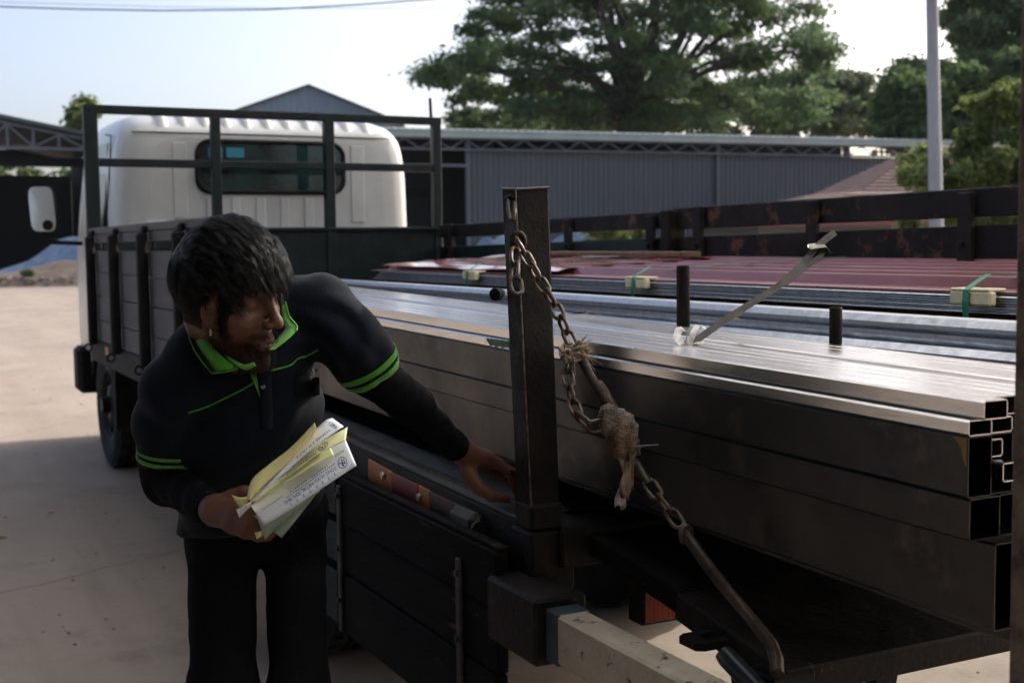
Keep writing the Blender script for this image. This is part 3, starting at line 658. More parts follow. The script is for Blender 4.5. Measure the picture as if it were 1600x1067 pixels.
# lip along the rear part of the left rail, rubbed bright
m_ = MB(); m_.bar((.012, -3.6, .8135), (.012, -5.12, .7835), .022, .009, b=.003); m_.build('rail_lip', M['edge_steel'], sr)
# chassis
for x in (.66, 1.38): part(MB().box(x, x + .07, -5.0, 1.7, .50, .70), 'chassis_rail', M['black_steel'])
for y in (-4.9, -4.0, -2.1, -1.2, -.3): part(MB().box(.06, 2.04, y - .03, y + .03, .66, .76), 'cross_member', M['black_steel'])
part(MB().box(.12, .55, -1.9, -1.1, .34, .66, .02), 'tool_box', M['black_steel'])
m_ = MB(); m_.cyl((1.75, -.8, .5), (1.75, -1.9, .5), .2, 24); part(m_, 'fuel_tank', M['black_steel'])
m_ = MB(); m_.cyl((.35, -3.3, .38), (1.5, -3.3, .38), .07, 12); m_.lathe([(0, -.16), (.1, -.15), (.17, -.06), (.17, .06), (.1, .15), (0, .16)], Matrix.Translation((.88, -3.3, .38)) @ Matrix.Rotation(R(90), 4, 'Y')); part(m_, 'rear_axle', M['black_steel'])
m_ = MB(); m_.cyl((.35, .55, .36), (1.85, .55, .36), .05, 12); part(m_, 'front_axle', M['black_steel'])
# wheels (turned profile, tread blocks, rim with bolts)
def make_wheel(r=.375, w=.20):
    h = w / 2
    t = MB(); prof = [(r * .60, -h * .85), (r * .72, -h), (r * .86, -h * 1.02), (r * .955, -h * .92), (r, -h * .72)]
    for k in (-.45, -.15, .15, .45):
        prof += [(r, (k - .1) * h * 1.4), (r * .972, (k - .07) * h * 1.4), (r * .972, (k + .07) * h * 1.4), (r, (k + .1) * h * 1.4)]
    prof += [(r, h * .72), (r * .955, h * .92), (r * .86, h * 1.02), (r * .72, h), (r * .60, h * .85)]
    t.lathe(prof, Matrix.Identity(4), 40)
    for k in range(30):
        a = 2 * math.pi * k / 30
        for s in (-1, 1): t.box(r - .012, r + .004, -.02, .02, s * h * .55 - .03, s * h * .55 + .025, .003, Matrix.Rotation(a + (.1 if s > 0 else 0), 4, 'Z'))
    tyre = t.build('tyre', M['tyre'])
    rm = MB(); rm.lathe([(r * .61, -h * .8), (r * .58, -h * .5), (r * .58, h * .5), (r * .61, h * .84), (r * .56, h * .86), (r * .5, h * .35), (r * .34, h * .3), (r * .30, h * .75), (.06, h * .8), (0, h * .8)], Matrix.Identity(4), 32)
    rim = rm.build('rim', M['black_steel'], tyre)
    bl = MB()
    for k in range(6):
        a = k * math.pi / 3; c = Vector((r * .40 * math.cos(a), r * .40 * math.sin(a), h * .3)); bl.cyl(c, c + Vector((0, 0, .05)), .014, 6)
    bl.cyl((0, 0, h * .7), (0, 0, h * 1.25), .055, 16, .045)
    hub = bl.build('hub', M['black_steel'], tyre); hub['kind'] = 'stuff'
    return tyre, [rim, hub]
wt, wk = make_wheel()
spots = [(.25, .55, .375, 1), (1.90, .55, .375, -1), (.22, -3.3, .375, 1), (.44, -3.3, .375, -1), (1.29, -3.3, .375, 1), (1.52, -3.3, .375, -1)]
for i, (x, y, z, s) in enumerate(spots):
    o = wt if i == 0 else wt.copy()
    if i: COL.objects.link(o)
    o.name = 'wheel' if i == 0 else 'wheel.%03d' % i; o.parent = lorry
    o.matrix_local = Matrix.Translation(Vector((x, y, z)) - lorry.location) @ Matrix.Rotation(R(-90 * s), 4, 'Y') @ Matrix.Rotation(R(17 * i), 4, 'Z')
    if i:
        for c in wk: d = c.copy(); COL.objects.link(d); d.parent = o
# ---------------------------------------------------------------- headboard
hb = part(MB().box(.0, 2.1, 0, .035, .80, 1.405, .004), 'headboard', M['dark_paint'])
for (px, w) in ((140, .072), (338.5, .052), (515.5, .058), (683, .052)):
    x = onY(px, 260, 0).x; x = min(max(x, w / 2 + .001), 2.099 - w / 2)
    MB().box(x - w / 2, x + w / 2, -.012, .045, .80, 2.026, .004).build('post', M['dark_paint'], hb)
MB().box(.002, 2.098, -.010, .043, 2.022, 2.068, .004).build('top_bar', M['dark_paint'], hb)
xs = [onY(p, 260, 0).x for p in (140, 338.5, 515.5, 683)]; ws = (.072, .052, .058, .052)
for i in range(3): MB().box(xs[i] + ws[i] / 2, xs[i + 1] - ws[i + 1] / 2, -.004, .038, 1.738, 1.782, .004).build('middle_bar', M['dark_paint'], hb)
MB().box(.002, 2.098, -.022, -.002, 1.385, 1.402, .003).build('ledge', M['dark_paint'], hb)
MB().cyl((2.04, .02, 2.06), (2.035, .02, 2.185), .010, 8).build('aerial_stub', M['black_steel'], hb)
MB().box(.03, 2.07, -.006, -.001, .82, 1.09, .002).build('kick_plate', M['black_steel'], hb)
# ---------------------------------------------------------------- left side gate, standing (front half)
sg = part(MB().box(.0, .045, -2.92, -.04, 1.369, 1.403, .004), 'side_gate', M['board_grey'])
MB().box(.010, .034, -2.92, -.04, 1.325, 1.3685, .002).build('upper_board', M['board_grey'], sg)
zs = (1.284, 1.172, 1.046, .921, .810)
for i in range(4): MB().box(.006 + .002 * (i % 2), .034, -2.92, -.04, zs[i + 1] + .002, zs[i] - .002, .003).build('board', M['board_grey'], sg)
for px in (143, 179, 224, 281, 345):
    y = onX(px, 430, -.02).y; w = .062 if px < 300 else .07
    p = MB(); p.box(-.045, -.001, y - w / 2, y + w / 2, .79, 1.362, .012); p.box(-.022, .002, y - w / 2 + .004, y + w / 2 - .004, 1.355, 1.392, .009)
    p.build('gate_post', M['rubber'], sg)
    h = MB(); h.tube([(-.05 + .018 * math.cos(t), y, .775 + .018 * math.sin(t)) for t in [k * .524 for k in range(12)]], .005, 6, closed=True); h.build('ring', M['black_steel'], sg)
for px in (162, 239):
    y = onX(px, 385, 0).y
    MB().box(-.012, .003, y - .03, y + .03, 1.288, 1.32, .004).build('latch', M['black_steel'], sg)
p_ = onX(168, 548, 0).y
MB().box(-.004, -.0005, p_ - .05, p_ + .05, .755, .795, .001).build('side_reflector', M['orange'], lorry)
# ---------------------------------------------------------------- right side gate, two sections
rg_first = True
for (ya, yb, z0a, z0b, cap0, cap1, posts) in ((-.03, -2.49, 1.337, 1.350, 1.411, 1.434, (708, 893, 1022)), (-2.56, -5.10, 1.350, 1.372, 1.442, 1.464, (1097, 1275, 1515, 1720))):
    g_ = MB(); g_.bar((2.072, ya, (cap0 + z0a) / 2), (2.072, yb, (cap1 + z0b) / 2), .03, cap0 - z0a, b=.004)
    rg = part(g_, 'side_gate', M['gate_paint'])
    top0, top1 = (1.284, 1.318) if ya > -1 else (1.318, 1.352)
    for k in range(4):
        h = .118
        b_ = MB(); b_.bar((2.074, ya, top0 - h * (k + .5)), (2.074, yb, top1 - h * (k + .5)), .026, h - .004, b=.003)
        b_.build('board', M['green_paint'] if ya > -1 else M['gate_paint'], rg)
    for px in posts:
        y = onX(px, 380, 2.06).y
        MB().box(2.030, 2.056, y - .028, y + .028, .80, cap1 - .02, .004).build('gate_post', M['gate_paint'], rg)
        MB().box(2.018, 2.031, y - .010, y + .010, 1.27, 1.29, .003).build('bolt', M['black_steel'], rg)
    if ya > -1:
        m_ = MB(); m_.bar((2.05, -.06, 1.21), (2.05, -.22, 1.29), .012, .02); m_.build('brace', M['gate_paint'], rg)
y_ = onX(1053, 380, 2.06).y
part(MB().box(2.01, 2.10, y_ - .035, y_ + .035, .72, 1.436, .006), 'middle_stake', M['black_steel'])
# ---------------------------------------------------------------- dropped side gate at the rear left
dg = part(MB().box(-.052, -.030, -5.115, -2.70, .735, .742, .001), 'drop_gate', M['flap_board'])
def droop(y): return 0.0
zz = (.734, .620, .498, .345)
for i in range(3):
    MB().box(-.058 + .004 * (i % 2), -.030, -5.112 + .004 * i, -4.235, zz[i + 1] + .003, zz[i] - .001, .003).build('board', M['flap_board'], dg)
    MB().box(-.056 + .004 * (i % 2), -.030, -4.205, -2.70, zz[i + 1] + .003 + .008, zz[i] - .012, .003).build('board', M['flap_green'], dg)
for px, y0 in ((530, 745), (718, 868)):
    y = onX(px, y0, -.06).y
    s_ = MB(); s_.box(-.066, -.0585, y - .012, y + .012, .35, .715 if px < 600 else .69, .003)
    for z in (.69, .56, .43): s_.cyl((-.0655, y, z - (.0 if px < 600 else .03)), (-.072, y, z - (.0 if px < 600 else .03)), .007, 8)
    s_.build('strap_hinge', M['edge_steel'], dg)
MB().box(-.064, -.0575, -4.175, -4.06, .66, .664, .001).build('latch_bar', M['edge_steel'], dg)
for y in (-4.9, -4.0, -3.1):
    h = MB(); h.cyl((-.016, y - .05, .745), (-.016, y + .05, .745), .010, 8); h.build('hinge_pin', M['black_steel'], dg)
# reflector strip on the rear rail
def strip(pa, pb, h, m, name='reflector'):
    ya, yb = onX(pa[0], pa[1], 0).y, onX(pb[0], pb[1], 0).y
    za, zb = onX(pa[0], pa[1], 0).z, onX(pb[0], pb[1], 0).z
    m_ = MB(); m_.bar((-.003, ya, za - h / 2), (-.003, yb, zb - h / 2), .005, h, b=.001); return m_.build(name, m, sr)
strip((578, 716), (615, 737), .052, M['orange']); strip((616, 738), (656, 757), .055, M['red_refl'])
strip((657, 757), (674, 766), .055, M['orange']); strip((675, 767), (720, 789), .055, M['red_dull'])
for px, py in ((603, 742), (660, 776)):
    c = onX(px, py, 0); MB().cyl((-.006, c.y, c.z), (-.012, c.y, c.z), .009, 10).build('rivet', M['bright_clip'], sr)
# socket end with rounded cap beside the strip
y0, y1 = onX(722, 795, 0).y, onX(760, 815, 0).y
m_ = MB(); m_.box(-.034, .0, y1, y0, .715, .772, .014); m_.cyl((-.018, y1 + .002, .742), (-.018, y1 - .006, .742), .016, 14); part(m_, 'rail_socket', M['edge_steel'])
# ---------------------------------------------------------------- stake post at the rear left corner, leaning a little
tl, tc, tr = onX(783, 299, 0), onX(805.5, 301, 0), None
bl_, bc = onX(808, 815, 0), onX(832, 830, 0)
tr = onY(858.5, 297, tc.y); br = onY(877, 830, bc.y)
top_z, bot_z = 1.402, .772
def tp3(v, z): return (v[0], v[1], z)
fl = [tp3((0, tl.y), top_z), tp3((0, tc.y), top_z - .004), tp3((tr.x, tc.y), top_z), tp3((tr.x, tl.y), top_z)]
fb = [tp3((0, bl_.y), bot_z), tp3((0, bc.y), bot_z), tp3((br.x, bc.y), bot_z), tp3((br.x, bl_.y), bot_z)]
bm = bmesh.new(); vs_ = [bm.verts.new(p) for p in fl + fb]
for f in ((0, 1, 2, 3), (7, 6, 5, 4), (0, 4, 5, 1), (1, 5, 6, 2), (2, 6, 7, 3), (3, 7, 4, 0)): bm.faces.new([vs_[i] for i in f])
bmesh.ops.recalc_face_normals(bm, faces=bm.faces[:])
bmesh.ops.bevel(bm, geom=bm.edges[:], offset=.005, segments=2, affect='EDGES', profile=.5)
me = bpy.data.meshes.new('stake_post'); bm.to_mesh(me); bm.free(); me.materials.append(M['stake'])
stake = bpy.data.objects.new('stake_post', me); COL.objects.link(stake); stake.parent = lorry; stake.location = -lorry.location
sy0, sy1 = bl_.y, bc.y
for (p, q_, r) in ((fl[1], fb[1], .0017), (fl[0], fl[1], .0022), (fl[1], fl[2], .0024)):
    mb_ = MB(); P_ = [Vector(p).lerp(Vector(q_), t) for t in (0, .3, .7, .99)]; mb_.tube(P_, r, 6); mb_.build('worn_edge', M['worn_edge'] if r < .002 else M['strap_steel'], stake)
MB().box(-.004, br.x + .004, sy1 - .004, sy0 + .004, .772, .822, .006).build('collar', M['black_steel'], stake)
part(MB().box(-.006, br.x + .026, sy1 - .006, sy0 + .02, .66, .771, .005), 'stake_socket', M['black_steel'])
c = onX(790, 460, 0)
m_ = MB(); m_.cyl((.01, c.y + .04, c.z), (-.012, c.y + .01, c.z), .009, 10); m_.cyl((-.006, c.y + .018, c.z), (-.018, c.y + .01, c.z), .012, 12); m_.build('stake_bolt', M['rubber'], stake)
# eye through which the chain passes
e0 = onX(808, 378, -.012); m_ = MB()
m_.tube([e0 + Vector((-.012 * math.sin(t), -.004, .016 * math.cos(t))) for t in [k * .5236 for k in range(12)]], .006, 8, closed=True); m_.build('eye', M['black_steel'], stake)
# ---------------------------------------------------------------- rear end
part(MB().box(.05, 2.08, -5.17, -5.121, .70, .775, .005), 'rear_beam', M['black_steel'])
tg = part(MB().bar((1.06, -5.17, .740), (1.06, -5.46, .701), 1.90, .042, b=.004), 'tailgate', M['flap_board'])
MB().bar((1.06, -5.462, .700), (1.06, -5.745, .652), 1.92, .048, b=.004).build('board', M['black_steel'], tg)
for x in (.30, 1.06, 1.8): MB().bar((x, -5.18, .716), (x, -5.74, .626), .05, .02, b=.003).build('batten', M['black_steel'], tg)
hk = onX(1213, 1040, .10)
m_ = MB(); m_.box(hk.x - .03, hk.x + .05, hk.y - .03, hk.y + .035, hk.z - .035, hk.z - .005, .004); m_.build('hook_plate', M['black_steel'], tg)
# tail lamp with ridged amber and red lens
tlp = part(MB().box(.340, .60, -4.985, -4.93, .50, .602, .006), 'tail_lamp', M['black_steel'])
m_ = MB(); V = []; F = []; n = 44
for i in range(n + 1):
    x = .350 + .235 * i / n; y = -4.9875 - (.004 if i % 2 else 0); V += [(x, y, .508), (x, y, .595)]
for i in range(n): F.append((2 * i, 2 * i + 2, 2 * i + 3, 2 * i + 1))
m_.add(V, F); m_.box(.350, .585, -4.9870, -4.9855, .507, .596, .0005); m_.build('lens', M['lens'], tlp)
MB().box(.42, .52, -4.97, -4.94, .603, .74, .004).build('bracket', M['black_steel'], tlp)
# cream box beam sticking out under the rear corner, and the black box it slides into
bx1 = onZ(892, 940, .672).x
part(MB().box(-.072, bx1 + .022, -5.292, -5.10, .572, .690, .006), 'beam_housing', M['black_steel'])
cb = part(MB().box(-.050, bx1, -7.0, -5.20, .585, .672, .005), 'guard_beam', M['cream'])
MB().box(-.0525, bx1 + .0025, -5.335, -5.293, .583, .6745, .003).build('collar', M['teal'], cb)
# latch plate with a hole, its small chain and the lever bar below the tailgate
lc = at(1112, 992, 1.98)
m_ = MB(); ri, n = .016, 20; V = []; F = []
for zz_ in (0, -.012):
    for k in range(n):
        t = 2 * math.pi * k / n; V.append((lc.x - .0 + ri * 1.2 * math.cos(t), lc.y + ri * math.sin(t), lc.z + zz_))
    for k in range(n):
        t = 2 * math.pi * k / n; sq = max(abs(math.cos(t)), abs(math.sin(t))); V.append((lc.x + .046 * math.cos(t) / sq, lc.y + .03 * math.sin(t) / sq, lc.z + zz_))
for k in range(n):
    k2 = (k + 1) % n; F += [(k, k2, n + k2, n + k), (2 * n + k2, 2 * n + k, 3 * n + k, 3 * n + k2), (n + k, n + k2, 3 * n + k2, 3 * n + k), (k2, k, 2 * n + k, 2 * n + k2)]
m_.add(V, F); m_.bar((lc.x + .045, lc.y, lc.z - .006), (lc.x + .10, lc.y + .02, lc.z + .004), .035, .012); m_.build('latch_plate', M['black_steel'], tg)
lv0, lv1 = at(1128, 1018, 1.86), at(1205, 1100, 1.80)
m_ = MB(); m_.tube([lv0, lv0.lerp(lv1, .1), lv1, lv1 + (lv1 - lv0) * .3], [.0125, .0155, .0155, .0155], 12); part(m_, 'lever_bar', M['blue_rod'])
# ---------------------------------------------------------------- cab
CX0, CX1 = .185, 2.03; CXC = (CX0 + CX1) / 2; CW = (CX1 - CX0) / 2
def section(y, ins, zt, zb, n=72, ex=11.0):
    out = []; zc = (zt + zb) / 2; h = (zt - zb) / 2
    for k in range(n):
        t = 2 * math.pi * (k + .5) / n; c, s = math.cos(t), math.sin(t)
        x = math.copysign(abs(c) ** (2 / ex), c); z = math.copysign(abs(s) ** (2 / ex), s)
        zz2 = zc + h * z; w = CW - ins
        w *= 1 - .075 * max(0, (zz2 - 1.40) / .7) ** 1.3 - .0 
        out.append((CXC + w * x, y, zz2))
    return out
prof = [(.275, .20, 1.93), (.280, .13, 1.962), (.292, .075, 1.985), (.315, .035, 2.008), (.35, .012, 2.03), (.42, .002, 2.058), (.55, 0, 2.085), (.9, 0, 2.10), (1.3, 0, 2.10), (1.55, .0, 2.07), (1.68, .015, 1.95), (1.76, .02, 1.7), (1.88, .02, 1.38), (1.94, .03, 1.30), (1.96, .10, 1.2)]
m_ = MB(); V = []; F = []; n = 72
zbs = [.62] * 3 + [.58] * 8 + [.56] * 4
for (y, i_, zt), zb_ in zip(prof, zbs): V += section(y, i_, zt, zb_, n)
for i in range(len(prof) - 1):
    for k in range(n):
        k2 = (k + 1) % n; F.append((i * n + k2, i * n + k, (i + 1) * n + k, (i + 1) * n + k2))
m_.add(V, F, True); m_.add(V[:n], [tuple(range(n))]); m_.add(V[-n:], [tuple(range(n))[::-1]])
cab = part(m_, 'cab', M['white_cab'])
def cabx(px, y): return onY(px, y, .274)
def pressing(px0, px1, y0, y1, d=.010):
    a, b = cabx(px0, y0), cabx(px1, y1)
    p = MB(); p.box(a.x, b.x, .275 - d, .277, b.z, a.z, .0085); return p.build('pressed_rib', M['white_cab'], cab)
for (a, b) in ((322, 336), (361, 377), (399, 416), (437, 453), (475, 491)): pressing(a, b, 309, 380)
pressing(268, 294, 222, 342, .008); pressing(547, 570, 228, 348, .008)
pressing(228, 262, 345, 352, .006)
# seam between back panel and roof, roof flutes
m_ = MB(); pts = [(CX0 + .12 + (CX1 - CX0 - .24) * i / 20, .2765 + (.02 if i in (0, 20) else 0), 1.954) for i in range(21)]; m_.tube(pts, .0040, 6); m_.build('roof_seam', M['rubber'], cab)
for i in range(11):
    x = CX0 + .30 + (CX1 - CX0 - .6) * i / 10
    m_ = MB()
    def fn(u, v, x=x): 
        y = .296 + 1.0 * u; z = np.interp(y, [p[0] for p in prof], [p[2] for p in prof]); a = (v - .5) * .075
        w_ = min(1, u * 30) * min(1, (1 - u) * 9) * math.cos(math.pi * (v - .5)); return (x + a, y - .016 * w_, z - .003 + .020 * w_)
    m_.grid(fn, 24, 8); m_.build('roof_flute', M['white_cab'], cab)
# rear window
wx0, wx1, wz0, wz1 = cabx(309, 260).x, cabx(535, 260).x, cabx(420, 300).z, cabx(420, 224).z
def rrect(x0, x1, z0, z1, r, y, n=8):
    out = []
    for (cx, cz, a0) in ((x1 - r, z1 - r, 0), (x0 + r, z1 - r, 90), (x0 + r, z0 + r, 180), (x1 - r, z0 + r, 270)):
        for k in range(n + 1): a = R(a0 + 90 * k / n); out.append((cx + r * math.cos(a), y, cz + r * math.sin(a)))
    return out
rr_ = rrect(wx0, wx1, wz0, wz1, .075, .2685)
pn = MB(); pn.add(rr_, [tuple(range(len(rr_)))[::-1]]); rw = pn.build('rear_window', M['glass_dark'], cab)
gk = MB(); gk.tube(rrect(wx0 - .004, wx1 + .004, wz0 - .004, wz1 + .004, .08, .268), .014, 8, closed=True); gk.build('window_gasket', M['rubber'], cab)
for (a, b, c_, d_) in ((325, 332, 231, 247), (336, 347, 231, 247), (353, 381, 231, 247)):
    p, q_ = cabx(a, c_), cabx(b, d_); MB().box(p.x, q_.x, .2655, .2675, q_.z, p.z, .0005).build('sun_strip', M['cyan'], cab)
p, q_ = cabx(375, 288), cabx(398, 296)
# side windows, windscreen, door seam, bumper, arch
for x, s in ((CX0, -1), (CX1, 1)):
    m_ = MB(); 
    def wx(z): w = CW * (1 - .075 * max(0, (z - 1.40) / .7) ** 1.3); return CXC + s * (w + .003)
    m_.add([(wx(1.36), .62, 1.36), (wx(1.36), 1.62, 1.36), (wx(1.92), 1.42, 1.92), (wx(1.92), .66, 1.92)], [(0, 1, 2, 3) if s > 0 else (3, 2, 1, 0)]); m_.build('side_window', M['glass_dark'], cab)
    m_ = MB(); m_.tube([(wx(.8) , .50, .75), (wx(1.2), .50, 1.2), (wx(1.5), .50, 1.5), (wx(1.95), .54, 1.95), (wx(1.99) - s * .02, .9, 1.985)], .004, 6); m_.build('door_seam', M['rubber'], cab)
    m_ = MB(); m_.box(wx(1.3) - .005, wx(1.3) + .012 * s, .60, .74, 1.24, 1.27, .004); m_.build('door_handle', M['rubber'], cab)
m_ = MB(); m_.add([(CX0 + .12, 1.735, 1.90), (CX1 - .12, 1.735, 1.90), (CX1 - .08, 1.905, 1.36), (CX0 + .08, 1.905, 1.36)], [(0, 1, 2, 3)]); m_.build('windscreen', M['glass_dark'], cab)
m_ = MB(); m_.box(CX0 - .012, CX1 + .012, 1.80, 2.02, .31, .63, .03); part(m_, 'bumper', M['rubber'])
m_ = MB()
for s, x in ((-1, .15), (1, 2.06)):
    m_.grid(lambda u, v, x=x, s=s: (x - s * .18 * v + (.0 if s < 0 else .0), .55 + .46 * math.cos(math.pi * (u * 1.0)), .40 + .44 * math.sin(math.pi * u)), 18, 1)
part(m_, 'wheel_arch', M['rubber'])
part(MB().box(.20, 1.95, .07, .25, .34, 1.30, .01), 'sun_block_box', M['rubber'])  # unseen box, added to stop sun falling through the gap behind the cab
part(MB().box(.26, 1.96, .30, 1.80, .42, .60, .02), 'sun_block_tray', M['rubber'])  # added to keep sun from passing under the cab
m_ = MB(); m_.box(.12, .40, .02, .06, .28, .70, .004); part(m_, 'mud_flap', M['rubber'])
# wing mirror on its arm
mc = at(66, 327, 8.25)
rx = Vector(RM[0]); ux = Vector((0, 0, 1)); fx = rx.cross(ux); fx.normalize()      # the mirror faces back towards the driver's seat side
mm = Matrix(((rx.x, -fx.x, 0, mc.x), (rx.y, -fx.y, 0, mc.y), (0, 0, 1, mc.z), (0, 0, 0, 1)))
fdir = (Vector(CAM) - mc).normalized()
m_ = MB()
def mfn(u, v):
    t = u * 2 * math.pi; ex = 5; c, s = math.cos(t), math.sin(t)
    x = math.copysign(abs(c) ** (2 / ex), c) * .088 + .010 * -math.copysign(abs(s) ** (2 / ex), s); z = math.copysign(abs(s) ** (2 / ex), s) * .152
    k = (1.0, 1.0, .92, .6, 0)[int(round(v * 4))]; d = (0, .02, .045, .06, .065)[int(round(v * 4))]
    return mm @ Vector((x * k, d, z * k))
m_.grid(mfn, 32, 4); mir = part(m_, 'wing_mirror', M['rubber'])
m_ = MB(); 
def gfn(u, v):
    t = u * 2 * math.pi; c, s = math.cos(t), math.sin(t); sg = lambda a: math.copysign(abs(a) ** .4, a)
    x, z = sg(c) * .081 * v, sg(s) * .145 * v       # convex glass, turned out to the left and a little up
    return mm @ Vector((x - .009 * sg(s) * v, -.004 - .008 * (1 - v * v), z))
m_.grid(gfn, 40, 8); m_.build('mirror_glass', M['mirror'], mir)
m_ = MB(); c_ = mm @ Vector((.035, -.006, -.105)); m_.tube([c_, c_ + (mm.to_3x3() @ Vector((0, -.006, 0)))], .034, 20); m_.build('blind_spot_mirror', M['rubber'], mir)
a_ = mm @ Vector((-.0, .03, -.15)); b_ = mm @ Vector((.005, .03, -.19)); 
m_ = MB(); m_.tube([a_, b_, b_ + Vector((.03, -.0, -.025)), Vector((CX0 + .02, 1.62, b_.z - .035))], .014, 10); m_.build('mirror_arm', M['rubber'], mir)
# ================================================================== CARGO
PD = Vector((-.0061, 1.0, .01525))                     # the tubes rise a little towards the front
def tube_obj(x0, z0, w, h, m, label, group=None, y0=-6.08, y1=-.75, wall=.0015, twist=0):
    """hollow rectangular tube lying along the load, x0/z0 its lower left edge at the rear end"""
    o0 = Vector((x0, y0, z0)) + PD * 0; L = y1 - y0
    def ring(inset, y):
        b = .0028 if inset == 0 else .001
        a = [(inset + b, inset), (w - inset - b, inset), (w - inset, inset + b), (w - inset, h - inset - b), (w - inset - b, h - inset), (inset + b, h - inset), (inset, h - inset - b), (inset, inset + b)]
        return [(x, y, z) for x, z in a]
    mb = MB(); V = ring(0, 0) + ring(0, L) + ring(wall, 0) + ring(wall, L); F = []
    for k in range(8):
        j = (k + 1) % 8
        F += [(k, j, 8 + j, 8 + k), (16 + j, 16 + k, 24 + k, 24 + j), (j, k, 16 + k, 16 + j), (8 + k, 8 + j, 24 + j, 24 + k)]
    mb.add([(v[0] + PD.x * v[1], v[1], v[2] + PD.z * v[1]) for v in V], F)
    o = _ob(mb, 'steel_tube', m); o.location = o0
    tag(o, label, 'steel tube', group or 'rectangular steel tubes stacked on the lorry')
    return o
ordn = ['first', 'second', 'third', 'fourth', 'fifth', 'sixth', 'seventh', 'eighth', 'ninth', 'tenth', 'eleventh']
qt = random.Random(4)
# top layer
T_A = tube_obj(.124, 1.0815, .0400, .0235, M['tube'], 'flat steel tube at the outer edge of the top layer, carrying the strap clip', y0=-6.083)
tube_obj(.1655, 1.0815, .0395, .0235, M['tube'], 'flat steel tube second from the outer edge of the top layer', y0=-6.06)
x = .222
for i in range(8):
    w = .0335
    tube_obj(x, 1.0785 + qt.uniform(-.0012, .0030), w - .0026, .0245, M['tube'], 'narrow steel tube %s from the dark groove in the top layer' % ordn[i], y0=-6.07 - qt.uniform(0, .05) + .05 * (i % 3)); x += w
# second layer: the edge tube sticks out beyond the one above
tube_obj(.111, 1.0612, .0392, .0196, M['tube'], 'thin steel tube of the second layer sticking out under the top edge tube', y0=-6.072)
tube_obj(.1512, 1.0612, .0385, .0196, M['tube'], 'thin steel tube of the second layer, second from the outer side', y0=-6.068)
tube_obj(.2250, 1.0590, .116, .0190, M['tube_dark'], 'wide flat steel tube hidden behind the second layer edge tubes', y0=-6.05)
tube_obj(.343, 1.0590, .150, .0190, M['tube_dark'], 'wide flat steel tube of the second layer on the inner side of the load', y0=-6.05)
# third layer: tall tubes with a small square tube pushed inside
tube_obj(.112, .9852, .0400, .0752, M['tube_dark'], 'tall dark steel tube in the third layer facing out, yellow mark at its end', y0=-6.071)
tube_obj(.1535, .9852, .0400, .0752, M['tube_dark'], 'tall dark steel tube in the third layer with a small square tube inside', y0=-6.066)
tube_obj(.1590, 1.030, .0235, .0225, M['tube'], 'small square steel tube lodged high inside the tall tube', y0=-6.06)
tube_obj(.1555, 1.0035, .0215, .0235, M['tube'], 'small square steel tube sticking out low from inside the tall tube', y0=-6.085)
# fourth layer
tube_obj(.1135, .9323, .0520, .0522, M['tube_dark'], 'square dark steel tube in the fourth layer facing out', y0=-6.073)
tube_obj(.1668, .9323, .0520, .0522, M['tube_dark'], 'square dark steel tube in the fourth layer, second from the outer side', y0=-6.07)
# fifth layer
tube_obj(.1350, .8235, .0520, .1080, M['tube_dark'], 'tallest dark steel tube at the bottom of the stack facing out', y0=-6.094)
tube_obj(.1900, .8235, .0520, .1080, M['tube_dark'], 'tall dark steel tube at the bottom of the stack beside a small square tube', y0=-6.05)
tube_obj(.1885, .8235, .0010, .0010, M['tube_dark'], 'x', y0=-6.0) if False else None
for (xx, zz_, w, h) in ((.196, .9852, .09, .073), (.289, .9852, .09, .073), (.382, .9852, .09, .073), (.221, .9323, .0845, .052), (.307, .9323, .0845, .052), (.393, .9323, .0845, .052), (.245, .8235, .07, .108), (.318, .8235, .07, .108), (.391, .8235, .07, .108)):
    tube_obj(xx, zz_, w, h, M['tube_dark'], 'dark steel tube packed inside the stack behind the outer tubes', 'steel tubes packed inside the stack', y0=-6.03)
# green spray mark on the outer tubes and yellow mark at the end
y_ = onX(745, 535, .124).y; z_ = 1.0815 + (y_ + 6.08) * PD.z; xx = .124 + PD.x * (y_ + 6.08)
def flatmark(name, lab, pts, m, x):
    mb = MB(); mb.add([(x, p[0], p[1]) for p in pts], [tuple(range(len(pts)))]); o = mb.build(name, m); return o
za = lambda y, z: z + (y + 6.08) * PD.z
ya, yb = onX(765, 545, .11).y, onX(797, 550, .11).y
gm_ = []
for i in range(25):
    t = i / 24; gm_.append((ya + (yb - .04 - ya) * t, za(ya, 1.0612) + .0190 - .0015 * abs(math.sin(i * .7))))
for i in range(25):
    t = 1 - i / 24; gm_.append((ya + (yb - .04 - ya) * t, za(ya, 1.0612) + .001 + .003 * abs(math.sin(i * .6)) + .009 * max(0, abs(t - .5) * 2 - .7) / .3))
edge_tube = [o for o in COL.objects if o.get('label', '').startswith('thin steel tube of the second layer sticking')][0]
def child_flat(pts, m, name, par, off):
    mb = MB(); lx = par.location
    mb.add([(off + PD.x * (p[0] - lx.y), p[0] - lx.y, p[1] - lx.z) for p in pts], [tuple(range(len(pts)))])
    o = _ob(mb, name, m); o.parent = par; return o
child_flat(gm_, M['green_spray'], 'paint_mark', edge_tube, -.0004)
tall = [o for o in COL.objects if o.get('label', '').startswith('tall dark steel tube in the third layer facing')][0]
child_flat([(-6.069, 1.058), (-6.048, 1.0585), (-6.060, 1.046), (-6.0645, 1.030), (-6.069, 1.024)], M['yellow_mark'], 'paint_mark', tall, -.0004)
